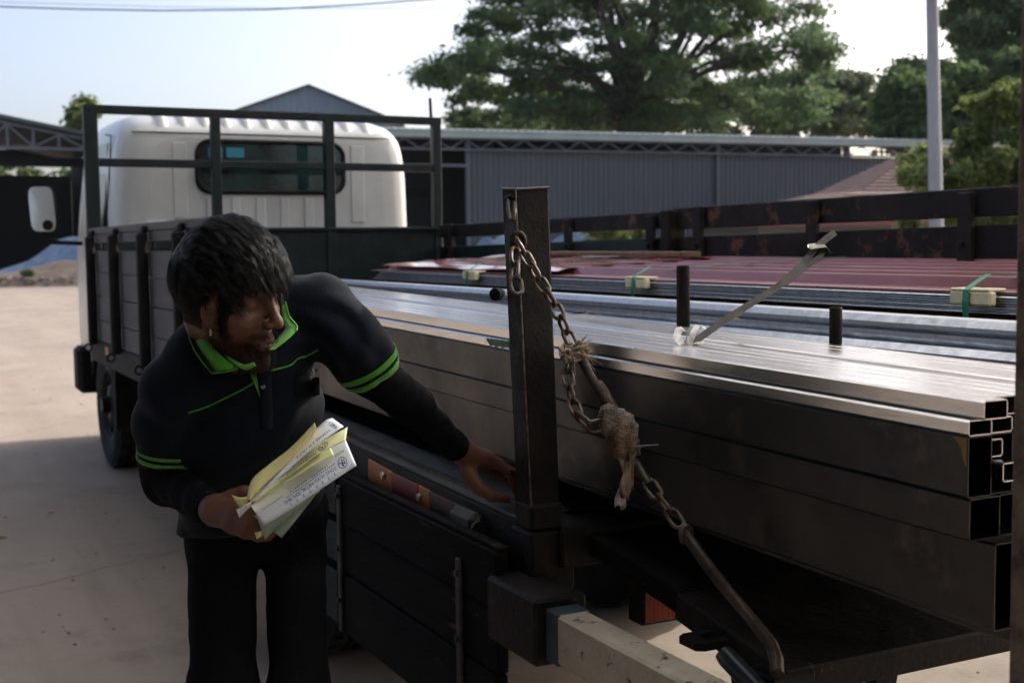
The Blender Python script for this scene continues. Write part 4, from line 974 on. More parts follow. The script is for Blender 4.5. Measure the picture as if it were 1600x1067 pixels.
# small square tube under the tall bottom one and bearers
tube_obj(.186, .7955, .026, .026, M['tube_dark'], 'small square steel tube under the bottom tall tube near the tailgate', y0=-6.075, y1=-4.2)
for y, lab in ((-4.55, 'packing timber across the deck under the steel tubes near the stake post'), (-1.3, 'packing timber across the deck under the steel tubes near the headboard')):
    z0 = zdeck(y) + .001; z1 = .8225 + (y + 6.08) * PD.z - .0
    mb = MB(); mb.box(.13, 1.95, y - .04, y + .04, z0, z1 - .003, .004); tag(mb.build('packing_timber', M['timber']), lab, 'timber', 'packing timbers under the load')
# ribbed blue-grey mat lying on the deck edge
mb = MB(); V = []; F = []; n = 620; ya, yb = -2.95, -5.02
for i in range(n + 1):
    y = ya + (yb - ya) * i / n; z = zdeck(y) + (.0085 if i % 2 else .002)
    V += [(.068, y + .012, z), (.135, y - .012, z + .001), (.30, y - .05, z + .001)]
for i in range(n): F += [(3 * i, 3 * i + 1, 3 * i + 4, 3 * i + 3), (3 * i + 1, 3 * i + 2, 3 * i + 5, 3 * i + 4)]
mb.add(V, F); tag(mb.build('ribbed_mat', M['mat_blue']), 'blue-grey ribbed mat lying along the deck edge under the steel tubes', 'mat')
# galvanised purlins
def purlin(x, z, h, w, label, y0=-5.95, y1=-1.3):
    mb = MB(); t = .003
    pts = [(w, h - .012), (w, h), (w * .12, h), (0, h - .012), (0, h * .62), (.008, h * .5), (0, h * .38), (0, .012), (w * .12, 0), (w, 0), (w, .012)]
    V = []; F = []
    for y in (y0, y1): V += [(x + a, y, z + b) for a, b in pts]
    k = len(pts)
    for i in range(k - 1): F.append((i, i + 1, k + i + 1, k + i))
    mb.add(V, F, False); o = mb.build('purlin', M['galv'])
    sm = o.modifiers.new('s', 'SOLIDIFY'); sm.thickness = t; sm.offset = -1
    tag(o, label, 'steel purlin', 'galvanised purlins beside the steel tubes'); return o
purlin(.83, 1.088, .050, .075, 'upper galvanised channel purlin lying between the steel tubes and the red sheets')
purlin(.80, 1.030, .055, .090, 'lower galvanised channel purlin mostly covered by the one above')
purlin(.915, 1.062, .060, .075, 'galvanised channel purlin tucked in behind the upper front one')
for y, lab in ((-5.3, 'rear timber stack under the galvanised purlins'), (-3.5, 'middle timber stack under the galvanised purlins'), (-1.6, 'front timber stack under the galvanised purlins')):
    mb = MB(); zd = zdeck(y); mb.box(.62, 1.14, y - .045, y + .045, zd + .001, zd + .11, .004); mb.box(.62, 1.14, y - .045, y + .045, zd + .112, 1.028, .004)
    tag(mb.build('timber_block', M['timber']), lab, 'timber', 'timber blocks under the purlins')
# dark red rusty flat sheet between the tubes and the purlins
mb = MB(); mb.box(.50, .80, -5.9, -1.2, 1.052, 1.060, .002); mb.box(.53, .60, -5.9, -1.2, .82, 1.051, .002); tag(mb.build('dark_red_plate', M['rust_red']), 'dark red primed steel plate between the tubes and the purlins', 'steel plate')
# stack of maroon roofing sheets over a galvanised bundle
def sheet(x0, x1, y0, y1, z, m, name, label, group, pitch=.150, hgt=.026, tilt=.030, seed=0):
    q = random.Random(seed); mb = MB(); xs = []
    x = x0; k = 0
    while x < x1 - .01:
        xs += [(x, 0), (x + pitch * .66, 0), (x + pitch * .74, hgt), (x + pitch * .92, hgt)]; x += pitch
    xs.append((x1, 0)); V = []; F = []
    ys = np.linspace(y0, y1, 15)
    for y in ys: V += [(a, y, z + b + tilt * (a - x0) / (x1 - x0) + .0015 * math.sin(y * 2.1 + seed)) for a, b in xs]
    k = len(xs)
    for i in range(len(ys) - 1):
        for j in range(k - 1): F.append((i * k + j, i * k + j + 1, (i + 1) * k + j + 1, (i + 1) * k + j))
    mb.add(V, F); o = mb.build(name, m); s = o.modifiers.new('s', 'SOLIDIFY'); s.thickness = .0012; s.offset = 1
    tag(o, label, 'roofing sheet', group); return o
yl = [onX(508, 428, 1.2).y, onX(526, 420, 1.35).y, onX(575, 413, 1.5).y]
RS = 'maroon roofing sheets on the lorry'
sheet(1.19, 2.00, -5.9, -1.15, 1.1720, M['red_sheet'], 'roofing_sheet', 'maroon roofing sheet at the bottom of the red pile, reaching furthest towards the cab', RS, seed=1)
sheet(1.192, 2.005, -5.9, -1.30, 1.1742, M['red_sheet'], 'roofing_sheet', 'maroon roofing sheet in the middle of the red pile', RS, seed=1)
sheet(1.194, 2.01, -5.9, -1.55, 1.1764, M['red_sheet'], 'roofing_sheet', 'topmost maroon roofing sheet with pale streaks along its ribs', RS, seed=1)
for i in range(7):
    z0 = 1.128 + i * .006
    mb = MB(); xx = 1.185 + .004 * (i % 2) - (.006 if i > 4 else 0)
    mb.box(xx, 2.0, -5.88, -1.2 - .02 * i, z0, z0 + .0054, .002)
    o = mb.build('galvanised_sheet', M['galv']); tag(o, ('lowest' if i == 0 else ['', 'second', 'third', 'fourth', 'fifth', 'sixth', ''][i] if i < 6 else 'topmost') + ' galvanised sheet of the bundle under the maroon sheets, counted from below', 'steel sheet', 'galvanised sheets under the maroon sheets')
for y, lab in ((-5.2, 'rear timber block under the bundle of sheets'), (-3.4, 'middle timber block under the bundle of sheets'), (-1.5, 'front timber block under the bundle of sheets')):
    mb = MB(); zd = zdeck(y); mb.box(1.22, 1.98, y - .06, y + .06, zd + .001, 1.06, .004); tag(mb.build('timber_block', M['timber']), lab, 'timber', 'timber blocks under the sheet bundle')
mb = MB(); mb.box(1.22, 1.99, -5.86, -1.3, 1.061, 1.126, .003); tag(mb.build('dark_red_plate', M['rust_red']), 'dark red slab filling the shadow gap under the galvanised sheet bundle', 'steel plate')  # added slab whose dark colour stands in for the shadow under the bundle
# wrap film over the front end of the red sheets
yf0, yf1 = -1.25, -3.05
mb = MB()
def ff(u, v):
    x = 1.215 + .72 * v; y = yf0 + (yf1 - yf0) * u
    w = .002 * math.sin(9 * u + 5 * v) + .002 * math.sin(17 * u - 11 * v + 1) + .001 * math.sin(41 * v + 6 * u)
    return (x, y, 1.199 + .030 * v + w + .006 - .02 * max(0, .08 - v) / .08 * .5)
mb.grid(ff, 60, 40); tag(mb.build('wrap_film', M['film']), 'crinkled shiny wrap film over the cab end of the maroon sheets', 'plastic film')
mb = MB(); mb.box(1.80, 1.90, -3.0, -1.55, 1.238, 1.258, .003); tag(mb.build('timber_batten', M['timber']), 'tan timber batten lying on the far side of the wrapped sheets', 'timber batten')
M['white_film'] = mat('white_plastic', (0.62, 0.63, 0.66), 0.35, coat=.3)
for (a, b, lab) in ((770, 915, 'white plastic offcut on the far edge of the maroon sheets, left one'), (918, 968, 'white plastic offcut on the far edge of the maroon sheets, right one')):
    ya, yb = onX(a, 410, 1.93).y, onX(b, 410, 1.93).y; mb = MB()
    mb.grid(lambda u, v: (1.86 + .16 * v, ya + (yb - ya) * u - .05 * v, 1.222 + .022 * v + .004 * math.sin(6 * u + 4 * v)), 20, 5)
    tag(mb.build('plastic_offcut', M['white_film']), lab, 'plastic sheet')
# yellow corner pads and green straps
for k, (px, py, lab) in enumerate(((740, 440, 'next to the cab end'), (1001, 455, 'in the middle of the bundle'), (1524, 478, 'nearest the rear end'))):
    y = onX(px, py, 1.185).y; z = 1.1765
    mb = MB(); L = .055
    for s in (-1, 1):
        y0, y1 = (y + .004, y + L) if s > 0 else (y - L - .012, y - .004)
        mb.box(1.158, 1.181, y0, y1, z - .030, z + .004, .005); mb.box(1.158, 1.215, y0 + .004, y1 - .004, z + .0035, z + .010, .003)
    mb.box(1.163, 1.181, y - .005, y + .005, z - .026, z + .001, .002)
    pad = mb.build('corner_pad', M['yellow_pad']); tag(pad, 'pale yellow corner pad under the green strap ' + lab, 'corner pad', 'yellow pads on the sheet bundle')
    mb = MB(); w = .009
    path = [(1.156, y, z - .062), (1.154, y, z - .02), (1.156, y, z + .006), (1.18, y - .005, z + .022), (1.215, y - .010, z + .040), (1.30, y - .012, z + .036), (1.6, y - .02, z + .048), (2.02, y - .03, z + .062)]
    V = []; F = []
    for p in path: V += [(p[0], p[1] - w, p[2]), (p[0], p[1] + w, p[2])]
    for i in range(len(path) - 1): F.append((2 * i, 2 * i + 1, 2 * i + 3, 2 * i + 2))
    mb.add(V, F); o = mb.build('strap', M['green_strap']); s = o.modifiers.new('s', 'SOLIDIFY'); s.thickness = .0012
    tag(o, 'green plastic strap round the sheet bundle ' + lab, 'strap', 'green straps round the sheets')
# steel pegs standing in the deck
for (px0, px1, yt, yb_, X, lab) in ((1057, 1078, 415, 512, .515, 'tall round steel peg standing behind the strap clip'), (1296, 1316, 480, 540, .515, 'short round steel peg standing right of the tilted strapping')):
    c = onX((px0 + px1) / 2, yt, X); r = (px1 - px0) / 2 * depth(c) / FPX
    m_ = MB(); m_.lathe([(r * .72, c.z - .03), (r * .72, c.z), (r * .96, c.z), (r, c.z - .004), (r, zdeck(c.y) + .001), (0, zdeck(c.y) + .001)], Matrix.Translation((c.x, c.y, 0)), 24)
    tag(m_.build('steel_peg', M['stake']), lab, 'steel peg')
# tilted steel strapping with its folded end and crumpled clip
sb0 = onZ(1074, 546, 1.107); D0 = depth(sb0)
def ribbon(mb, pts, w, nrm=None):
    V = []; F = []; view = Vector(CAM)
    for i, p in enumerate(pts):
        a = pts[max(0, i - 1)]; b = pts[min(len(pts) - 1, i + 1)]; d = (b - a).normalized(); v = (view - p).normalized()
        if nrm is not None: v = (v + Vector(nrm)).normalized()
        s = d.cross(v).normalized() * w / 2; V += [p - s, p + s]
    for i in range(len(pts) - 1): F.append((2 * i, 2 * i + 1, 2 * i + 3, 2 * i + 2))
    mb.add(V, F)
def sol(o, t=.0008):
    s = o.modifiers.new('s', 'SOLIDIFY'); s.thickness = t; s.offset = 0; return o
sb = empty('steel_strapping', sb0); tag(sb, 'bent steel strapping tilted up from the outer tube with a bright folded end', 'strapping')
def sd_(x, y): return at(x, y, D0 + (x - 1074) * .0006)
mb = MB(); ribbon(mb, [sd_(1072, 548), sd_(1090, 530), sd_(1130, 502), sd_(1180, 470), sd_(1215, 448), sd_(1236, 430), sd_(1256, 410), sd_(1276, 386), sd_(1290, 374), sd_(1305, 363)], .0125)
sol(mb.build('band', M['strap_steel'], sb))
mb = MB(); ribbon(mb, [sd_(1226, 444) , sd_(1246, 428), sd_(1266, 412), sd_(1280, 402), sd_(1292, 388)], .0105); sol(mb.build('band_loop', M['strap_steel'], sb))
mb = MB(); f0 = [sd_(1262, 386) + Vector((0, -.004, 0)), sd_(1286, 383) + Vector((0, -.004, 0)), sd_(1293, 389) + Vector((0, -.003, -.004))]; V = []
for p in f0: V += [p + Vector((-.004, -.012, -.004)), p + Vector((.006, .012, .005))]
mb.add(V, [(0, 1, 3, 2), (2, 3, 5, 4)])
g0 = sd_(1259, 385) + Vector((0, -.004, 0)); g1 = sd_(1266, 389) + Vector((0, -.004, 0))
mb.add([g0 + Vector((-.002, -.004, -.002)), g0 + Vector((.004, .004, .003)), g1 + Vector((.003, .004, .002)), g1 + Vector((-.003, -.004, -.003))], [(0, 1, 2, 3)])
sol(mb.build('folded_end', M['bright_clip'], sb))
mb = MB()
def cr(pts, w, nrm): ribbon(mb, [at(x, y, D0 + d) for x, y, d in pts], w, nrm)
cr([(1074, 550, 0), (1066, 538, .0), (1057, 528, .01), (1060, 516, .02), (1068, 514, .03)], .014, (.2, 0, .8))
cr([(1074, 545, -.01), (1080, 530, 0), (1084, 518, .01), (1090, 508, .02)], .011, (-.5, 0, .8))
cr([(1074, 548, 0), (1070, 532, -.01), (1076, 525, -.02), (1078, 538, -.02)], .010, (.5, .3, .5))
cr([(1080, 538, 0), (1092, 535, .0), (1100, 533, .02)], .005, (0, 0, 1))
sol(mb.build('crumpled_clip', M['bright_clip'], sb))
M['teal_tape'] = mat('teal_tape', (0.10, 0.32, 0.33), .4)
mb = MB(); ribbon(mb, [at(1089, 509, D0 + .02), at(1096, 511, D0 + .02), at(1103, 514, D0 + .03)], .007, (0, 0, .6)); sol(mb.build('tape_end', M['teal_tape'], sb))
# a few dry leaves and bits on the load
mb = MB(); q = random.Random(8)
for (px, py) in ((902, 492), (938, 493), (1148, 500), (740, 462)):
    c = onZ(px, py, 1.135); s = .022
    a = [c + Vector((q.uniform(-s, s), q.uniform(-s, s) * 1.4, q.uniform(.0, .012))) for _ in range(4)]; mb.add(a, [(0, 1, 2), (0, 2, 3)])
tag(mb.build('dry_leaves', M['leaf_litter']), 'few dry brown leaves caught beside the purlin', 'leaves', kind='stuff')

# ================================================================== CHAIN AND ROD
def link_mesh(L=.043, W=.0265, r=.0036):
    a = L / 2 - W / 2; b = W / 2 - r; pts = []
    for k in range(9): t = -math.pi / 2 + math.pi * k / 8; pts.append(Vector((b * math.sin(t) * -1 if False else b * math.cos(t + 0) * 0, 0, 0)))
    pts = []
    for k in range(9): t = math.pi * k / 8; pts.append(Vector((b * math.cos(t), a + b * math.sin(t), 0)))
    for k in range(9): t = math.pi + math.pi * k / 8; pts.append(Vector((b * math.cos(t), -a + b * math.sin(t), 0)))
    mb = MB(); mb.tube(pts, r, 8, closed=True); return mb
lm = link_mesh(); link0 = _ob(lm, 'link', M['chain']); lkm = link0.data; COL.objects.unlink(link0); bpy.data.objects.remove(link0)
lks = link_mesh(.034, .018, .0026); l_ = _ob(lks, 'link', M['black_steel']); lks_me = l_.data; bpy.data.objects.remove(l_)
def path_len(P): return sum((P[i + 1] - P[i]).length for i in range(len(P) - 1))
def path_pt(P, s):
    for i in range(len(P) - 1):
        L = (P[i + 1] - P[i]).length
        if s <= L or i == len(P) - 2: return P[i] + (P[i + 1] - P[i]) * (s / L), (P[i + 1] - P[i]).normalized()
        s -= L
def chain(P, parent, me, pitch, seed, start=0):
    q = random.Random(seed); n = int(path_len(P) / pitch)
    for i in range(n):
        c, d = path_pt(P, pitch * (i + .5)); v = (Vector(CAM) - c).normalized()
        s = d.cross(v).normalized(); nn = s.cross(d)
        a = (R(28) if (i + start) % 2 else R(28 + 90)) + q.uniform(-.22, .22)
        xx_ = (s * math.cos(a) + nn * math.sin(a)); zz_ = xx_.cross(d)
        o = bpy.data.objects.new('link', me); COL.objects.link(o); o.parent = parent
        mtx = Matrix(((xx_.x, d.x, zz_.x, c.x), (xx_.y, d.y, zz_.y, c.y), (xx_.z, d.z, zz_.z, c.z), (0, 0, 0, 1)))
        o.matrix_local = Matrix.Translation(-parent.location) @ mtx
DA, DB = depth((0, tc.y - .02, 1.3)) - .02, depth((.08, -5.74, .68)) - .02
def cd(x, y, k=0): return at(x, y, DA + (DB - DA) * min(1.1, max(-.1, (y - 375) / 655)) + k)
ch = empty('chain', cd(808, 380)); tag(ch, 'rusty chain hanging from the stake post eye down to the rag-wrapped rod', 'chain')
chain([cd(806, 376), cd(822, 402), cd(846, 444), cd(868, 480), cd(884, 515), cd(899, 548)], ch, lkm, .0305, 1)
chain([cd(806, 390, -.01), cd(804, 425, -.012), cd(812, 480, -.012)], ch, lkm, .0315, 2, 1)
chain([cd(892, 556, .01), cd(886, 585, .01), cd(893, 620, .01), cd(903, 650, .0), cd(925, 668), cd(952, 662)], ch, lkm, .031, 3)
chain([cd(1012, 752), cd(1030, 778), cd(1052, 806), cd(1074, 838)], ch, lkm, .031, 4, 1)
sc_ = empty('small_chain', lc + Vector((.05, 0, 0))); tag(sc_, 'small dark chain hanging below the tailgate beside the lever bar', 'chain')
chain([at(1147, 988, 1.97), at(1148, 1040, 1.97), at(1149, 1100, 1.97)], sc_, lks_me, .0262, 5)
# shackle at the stake top
sh = empty('shackle', cd(800, 312)); tag(sh, 'bright steel shackle hanging at the top of the stake post', 'shackle')
mb = MB(); mb.tube([cd(795, 308, -.005), cd(794, 325, -.008), cd(797, 342, -.01), cd(802, 345, -.012), cd(804, 330, -.012), cd(804, 312, -.008)], .0042, 8); mb.build('bow', M['strap_steel'], sh)
mb = MB(); mb.tube([cd(792, 312, .004), cd(800, 308, -.014), cd(808, 312, -.006)], .0065, 8); mb.build('pin', M['black_steel'], sh)
# tensioner rod between the rope tie and the rag
tr_ = empty('tensioner_rod', cd(905, 556)); tag(tr_, 'steel tensioner rod between the frayed rope and the dirty rag', 'rod')
mb = MB(); mb.tube([cd(901, 552), cd(908, 560), cd(922, 588), cd(938, 612)], [.007, .0085, .0085, .008], 10); mb.build('rod', M['rod'], tr_)
mb = MB(); mb.tube([cd(932, 600), cd(936, 607), cd(956, 640), cd(962, 652)], [.0115, .0125, .012, .011], 10); mb.build('sleeve', M['rod'], tr_)
mb = MB(); mb.tube([cd(985, 712, .005), cd(1000, 735, .005), cd(1014, 757)], [.010, .0085, .0075], 10); mb.build('rod', M['rod'], tr_)
hr = empty('hook_rod', cd(1074, 840)); tag(hr, 'long curved steel hook rod running from the chain down to the tailgate corner', 'rod')
mb = MB(); mb.tube([cd(1068, 826), cd(1074, 838), cd(1098, 872), cd(1128, 912), cd(1160, 950), cd(1186, 982), cd(1205, 1006), cd(1213, 1030), cd(1214, 1052)], [.008, .0095, .0095, .0095, .0095, .0095, .0100, .0105, .0105], 12); mb.build('rod', M['rod'], hr)
mb = MB(); c0 = cd(1072, 834); mb.tube([c0 + Vector((.010 * math.cos(t), 0, .013 * math.sin(t))) for t in [k * .5236 for k in range(12)]], .0045, 8, closed=True); mb.build('eye', M['chain'], hr)
# frayed rope tie
rp = empty('rope_tie', cd(898, 545)); tag(rp, 'frayed straw-coloured rope knotted round the chain', 'rope')
q = random.Random(17); mb = MB()
for i in range(15):
    t0 = q.uniform(0, 6.28); c = cd(q.uniform(888, 902), q.uniform(538, 560)); rr = q.uniform(.013, .021)
    ax = Vector((q.uniform(-.3, .3), q.uniform(-.3, .3), 1)).normalized(); u_ = ax.cross(Vector((0, 1, .2))).normalized(); v_ = ax.cross(u_)
    mb.tube([c + u_ * rr * math.cos(t0 + t) + v_ * rr * math.sin(t0 + t) + ax * .002 * t * q.uniform(-1, 1) for t in np.linspace(0, q.uniform(4, 7), 12)], q.uniform(.0016, .0032), 6)
mb.build('coils', M['rope'], rp)
mb = MB()
for i in range(46):
    p = cd(q.uniform(892, 908), q.uniform(535, 552), q.uniform(-.02, .0)); d = Vector((q.uniform(-.2, 1), q.uniform(-.8, .2), q.uniform(-1, .45))); d.normalize(); L = q.uniform(.012, .042)
    b = Vector((q.uniform(-1, 1), q.uniform(-1, 1), q.uniform(-1, .2))) * .010
    mb.tube([p, p + d * L * .5 + b * .5, p + d * L + b], [.0011, .0009, .0004], 5)
mb.build('frayed_strands', M['rope'], rp)
# dirty rag wound round the rod
rg_ = empty('rag', cd(965, 690)); tag(rg_, 'dirty beige rag wound round the tensioner with a hanging tail', 'rag')
def ragwrap(P, rad, seed, nu=70, nv=56, amp=.25):
    q = random.Random(seed); ph = [(q.randint(2, 6), q.uniform(3, 14), q.uniform(0, 6.3), q.uniform(.5, 1)) for _ in range(9)]
    mb = MB(); Lt = path_len(P)
    def fn(u, v):
        c, d = path_pt(P, min(.9999, u) * Lt); vw = (Vector(CAM) - c).normalized(); s = d.cross(vw).normalized(); n_ = s.cross(d); t = v * 2 * math.pi
        w = sum(a * math.sin(f * t + g_ * u + s_) for f, g_, s_, a in ph) / 5
        w2 = abs(math.sin(3 * t + 17 * u + seed)) ** .5
        w3 = abs(math.sin(7 * t - 31 * u + 2 * math.sin(9 * u + t))) ** .6 + abs(math.sin(5 * t + 47 * u + seed)) ** .6
        r = np.interp(u, np.linspace(0, 1, len(rad)), rad) * (1 + amp * w - .16 * (1 - w2) + .12 * (w3 - 1.2)); return c + s * r * math.cos(t) + n_ * r * math.sin(t)
    mb.grid(fn, nu, nv); return mb
ragwrap([cd(944, 634), cd(956, 654), cd(966, 672), cd(978, 690)], [.006, .022, .026, .023, .014], 3, amp=.32).build('fold', M['rag'], rg_)
ragwrap([cd(962, 668, -.006), cd(974, 690, -.006), cd(982, 706, -.004), cd(986, 716)], [.012, .023, .024, .020, .015], 9, amp=.34).build('fold', M['rag_tan'], rg_)
ragwrap([cd(970, 646, -.008), cd(984, 668, -.01), cd(992, 684, -.006)], [.006, .015, .013, .006], 12, amp=.4).build('fold', M['rag'], rg_)
for k, (x0, x1, x2, w) in enumerate(((974, 974, 972, .010), (984, 982, 978, .008), (992, 990, 986, .006))):
    q = random.Random(30 + k); mb = MB(); V = []; F = []; n = 18
    for i in range(n + 1):
        t = i / n; c = cd(x0 + (x2 - x0) * t + 3 * math.sin(5 * t + k), 696 + (96 - 14 * k) * t, -.010 + .012 * math.sin(4 * t + 2 * k))
        s = Vector((math.cos(1.1 * k + 2.2 * t), math.sin(1.1 * k + 2.2 * t) * .8, .15)); ww = w * (1.25 - .5 * t) * (1 + .2 * math.sin(9 * t + k))
        for j in range(5): V.append(c + s * ww * (j / 2 - 1) + Vector((0, .004 * math.sin(j * 2.1 + 6 * t), -.004 * math.sin(j * 1.7 + k) * (t > .95))))
    for i in range(n):
        for j in range(4): F.append((5 * i + j, 5 * i + j + 1, 5 * i + j + 6, 5 * i + j + 5))
    mb.add(V, F, True); o = mb.build('tail', M['rag_tan'] if k else M['rag'], rg_); sl = o.modifiers.new('s', 'SOLIDIFY'); sl.thickness = .0012
mb = MB(); mb.tube([cd(986, 700, -.02), cd(1004, 697, -.03), cd(1029, 695, -.035)], [.0022, .0018, .0014], 6); mb.build('wire_end', M['strap_steel'], rg_)
# ================================================================== PERSON (implicit surfaces meshed with surface nets)
from mathutils.bvhtree import BVHTree
def A3v(v): return np.array(v, float)
def seg_d(P, a, b, ra, rb):
    a, b = A3v(a), A3v(b); d = b - a; t = np.clip(((P - a) @ d) / max(1e-9, d @ d), 0, 1)
    return np.linalg.norm(P - a - t[:, None] * d, axis=1) - (ra + (rb - ra) * t)
def smin(a, b, k):
    h = np.clip(.5 + .5 * (b - a) / k, 0, 1); return b + (a - b) * h - k * h * (1 - h)
def smax(a, b, k): return -smin(-a, -b, k)
def ell_d(P, c, r, ax=None):
    q = P - A3v(c)
    if ax is not None: q = q @ np.array(ax).T
    r = A3v(r); k0 = np.linalg.norm(q / r, axis=1); k1 = np.linalg.norm(q / (r * r), axis=1); return k0 * (k0 - 1) / np.maximum(k1, 1e-9)
def chain_d(P, pts, rad, k=.02):
    d = None
    for i in range(len(pts) - 1):
        e = seg_d(P, pts[i], pts[i + 1], rad[i], rad[i + 1]); d = e if d is None else smin(d, e, k)
    return d
def nets(fn, lo, hi, h):
    lo, hi = A3v(lo), A3v(hi); n = np.ceil((hi - lo) / h).astype(int) + 1
    ax = [lo[i] + h * np.arange(n[i]) for i in range(3)]
    G = np.stack(np.meshgrid(*ax, indexing='ij'), -1).reshape(-1, 3); D = np.empty(len(G))
    for s in range(0, len(G), 300000): D[s:s + 300000] = fn(G[s:s + 300000])
    D = D.reshape(n); S = D < 0
    c = [(i, j, k) for i in (0, 1) for j in (0, 1) for k in (0, 1)]
    def cut(A, o): return A[o[0]:n[0] - 1 + o[0], o[1]:n[1] - 1 + o[1], o[2]:n[2] - 1 + o[2]]
    cnt = sum(cut(S, o).astype(int) for o in c); act = (cnt > 0) & (cnt < 8)
    ids = np.full(act.shape, -1); I = np.argwhere(act); ids[act] = np.arange(len(I))
    acc = np.zeros((len(I), 3)); w = np.zeros(len(I))
    for a in c:
        for axis in range(3):
            if a[axis]: continue
            b = list(a); b[axis] = 1; b = tuple(b)
            da = D[I[:, 0] + a[0], I[:, 1] + a[1], I[:, 2] + a[2]]; db = D[I[:, 0] + b[0], I[:, 1] + b[1], I[:, 2] + b[2]]
            m = (da < 0) != (db < 0); t = np.where(m, da / np.where(m, da - db, 1), 0)
            p = np.array(a, float)[None].repeat(len(I), 0); p[:, axis] = t
            acc[m] += p[m]; w[m] += 1
    V = lo + h * (I + acc / w[:, None]); F = []
    for axis in range(3):
        u, v = [(1, 2), (2, 0), (0, 1)][axis]
        A = S; sl0 = [slice(None)] * 3; sl1 = [slice(None)] * 3; sl0[axis] = slice(0, n[axis] - 1); sl1[axis] = slice(1, n[axis])
        x = A[tuple(sl0)] != A[tuple(sl1)]; E = np.argwhere(x)
        E = E[(E[:, u] > 0) & (E[:, v] > 0) & (E[:, u] < n[u] - 1) & (E[:, v] < n[v] - 1)]
        def cid(du, dv): J = E.copy(); J[:, u] -= du; J[:, v] -= dv; return ids[J[:, 0], J[:, 1], J[:, 2]]
        q = np.stack([cid(1, 1), cid(0, 1), cid(0, 0), cid(1, 0)], 1); ins = A[E[:, 0], E[:, 1], E[:, 2]]
        q[~ins] = q[~ins][:, ::-1]; F.append(q)
    return V, np.concatenate(F)
def relax(V, F, it=1, k=.5):
    e = np.concatenate([F[:, [0, 1]], F[:, [1, 2]], F[:, [2, 3]], F[:, [3, 0]]]); e = np.concatenate([e, e[:, ::-1]])
    n = np.bincount(e[:, 0], minlength=len(V)).astype(float)[:, None]
    for _ in range(it):
        s = np.zeros_like(V); np.add.at(s, e[:, 0], V[e[:, 1]]); V = V + k * (s / np.maximum(n, 1) - V)
    return V
def bb(pts, m): a = np.array([list(p) for p in pts]); return a.min(0) - m, a.max(0) + m

# ---------------------------------------------------------------- skeleton, in metres
right_hip, left_hip = at(347, 868, 2.50), at(461, 868, 2.50)
right_knee, left_knee = at(349, 1075, 2.42), at(467, 1080, 2.43)
right_ankle, left_ankle = at(352, 1350, 2.55), at(466, 1352, 2.57)
T00 = at(397, 905, 2.52)
T0, T1, T2, T3 = at(395, 818, 2.47), at(391, 745, 2.39), at(376, 650, 2.27), at(388, 560, 2.19)
RS0, RS1, RS2, RS3 = at(311, 553, 2.13), at(269, 610, 2.15), at(258, 665, 2.19), at(256, 722, 2.22)
LS0, LS1, LS2 = at(500, 484, 2.21), at(552, 535, 2.20), at(585, 586, 2.23)
R_el, R_wr = at(262, 752, 2.24), at(330, 796, 2.05)
L_el, L_wr = at(640, 630, 2.27), at(716, 702, 2.395)
lat = np.array(LS0 - RS0); lat /= np.linalg.norm(lat)
camv = lambda p: (Vector(CAM) - p).normalized()
person = empty('person', ((right_ankle.x + left_ankle.x) / 2, (right_ankle.y + left_ankle.y) / 2, 0))
tag(person, 'man in a navy polo shirt with green collar bending beside the lorry and holding papers', 'person')
# clothes and skin
M['shirt'] = mat('navy_polo_knit', (0.0055, 0.0085, 0.0155), 0.85, 0, (0.004, 0.0062, 0.0115), 14, bump=0.12, bscale=240, sheen=.05, spec=.12)
M['green_knit'] = mat('bright_green_knit', (0.075, 0.30, 0.018), 0.8, 0, (0.06, 0.25, 0.015), 30, bump=.2, bscale=260, sheen=.2, spec=.2)
M['sleeve'] = mat('black_arm_sleeve', (0.005, 0.005, 0.0062), 0.85, 0, (0.0075, 0.0075, 0.0085), 20, bump=.25, bscale=150, spec=.06)
M['trousers'] = mat('black_trouser_cloth', (0.006, 0.006, 0.007), 0.88, 0, (0.0085, 0.0085, 0.0095), 9, bump=.2, bscale=200, spec=.06)
M['shoe'] = mat('black_shoe', (0.012, 0.011, 0.010), 0.5, bump=.1)
def skin_mat():
    m = mat('brown_skin', (0.130, 0.058, 0.034), 0.55, 0, (0.098, 0.044, 0.027), 18, .35, .7, bump=.15, bscale=200, spec=.3)
    nt = m.node_tree; n = nt.nodes; l = nt.links; p = n['Principled BSDF']; src = p.inputs['Base Color'].links[0].from_socket
    a = n.new('ShaderNodeAttribute'); a.attribute_name = 'beard'
    t = n.new('ShaderNodeTexNoise'); t.inputs['Scale'].default_value = 420; tc = n.new('ShaderNodeTexCoord'); l.new(tc.outputs['Object'], t.inputs['Vector'])
    r = n.new('ShaderNodeMapRange'); r.inputs['From Min'].default_value = .3; r.inputs['From Max'].default_value = .7; r.inputs['To Min'].default_value = .55; r.inputs['To Max'].default_value = 1; l.new(t.outputs['Fac'], r.inputs['Value'])
    mu = n.new('ShaderNodeMath'); mu.operation = 'MULTIPLY'; l.new(a.outputs['Fac'], mu.inputs[0]); l.new(r.outputs[0], mu.inputs[1])
    x = n.new('ShaderNodeMix'); x.data_type = 'RGBA'; l.new(mu.outputs[0], x.inputs[0]); l.new(src, x.inputs[6]); x.inputs[7].default_value = (0.016, 0.012, 0.010, 1)
    for sock, lo_, hi_ in (('Roughness', .55, .95), ('Specular IOR Level', .30, .02)):
        mr = n.new('ShaderNodeMapRange'); mr.inputs['To Min'].default_value = lo_; mr.inputs['To Max'].default_value = hi_
        l.new(a.outputs['Fac'], mr.inputs['Value']); l.new(mr.outputs[0], p.inputs[sock])
    l.new(x.outputs[2], p.inputs['Base Color']); p.inputs['Subsurface Weight'].default_value = .06; p.inputs['Subsurface Radius'].default_value = (.01, .004, .002)
    return m
M['skin'] = skin_mat()

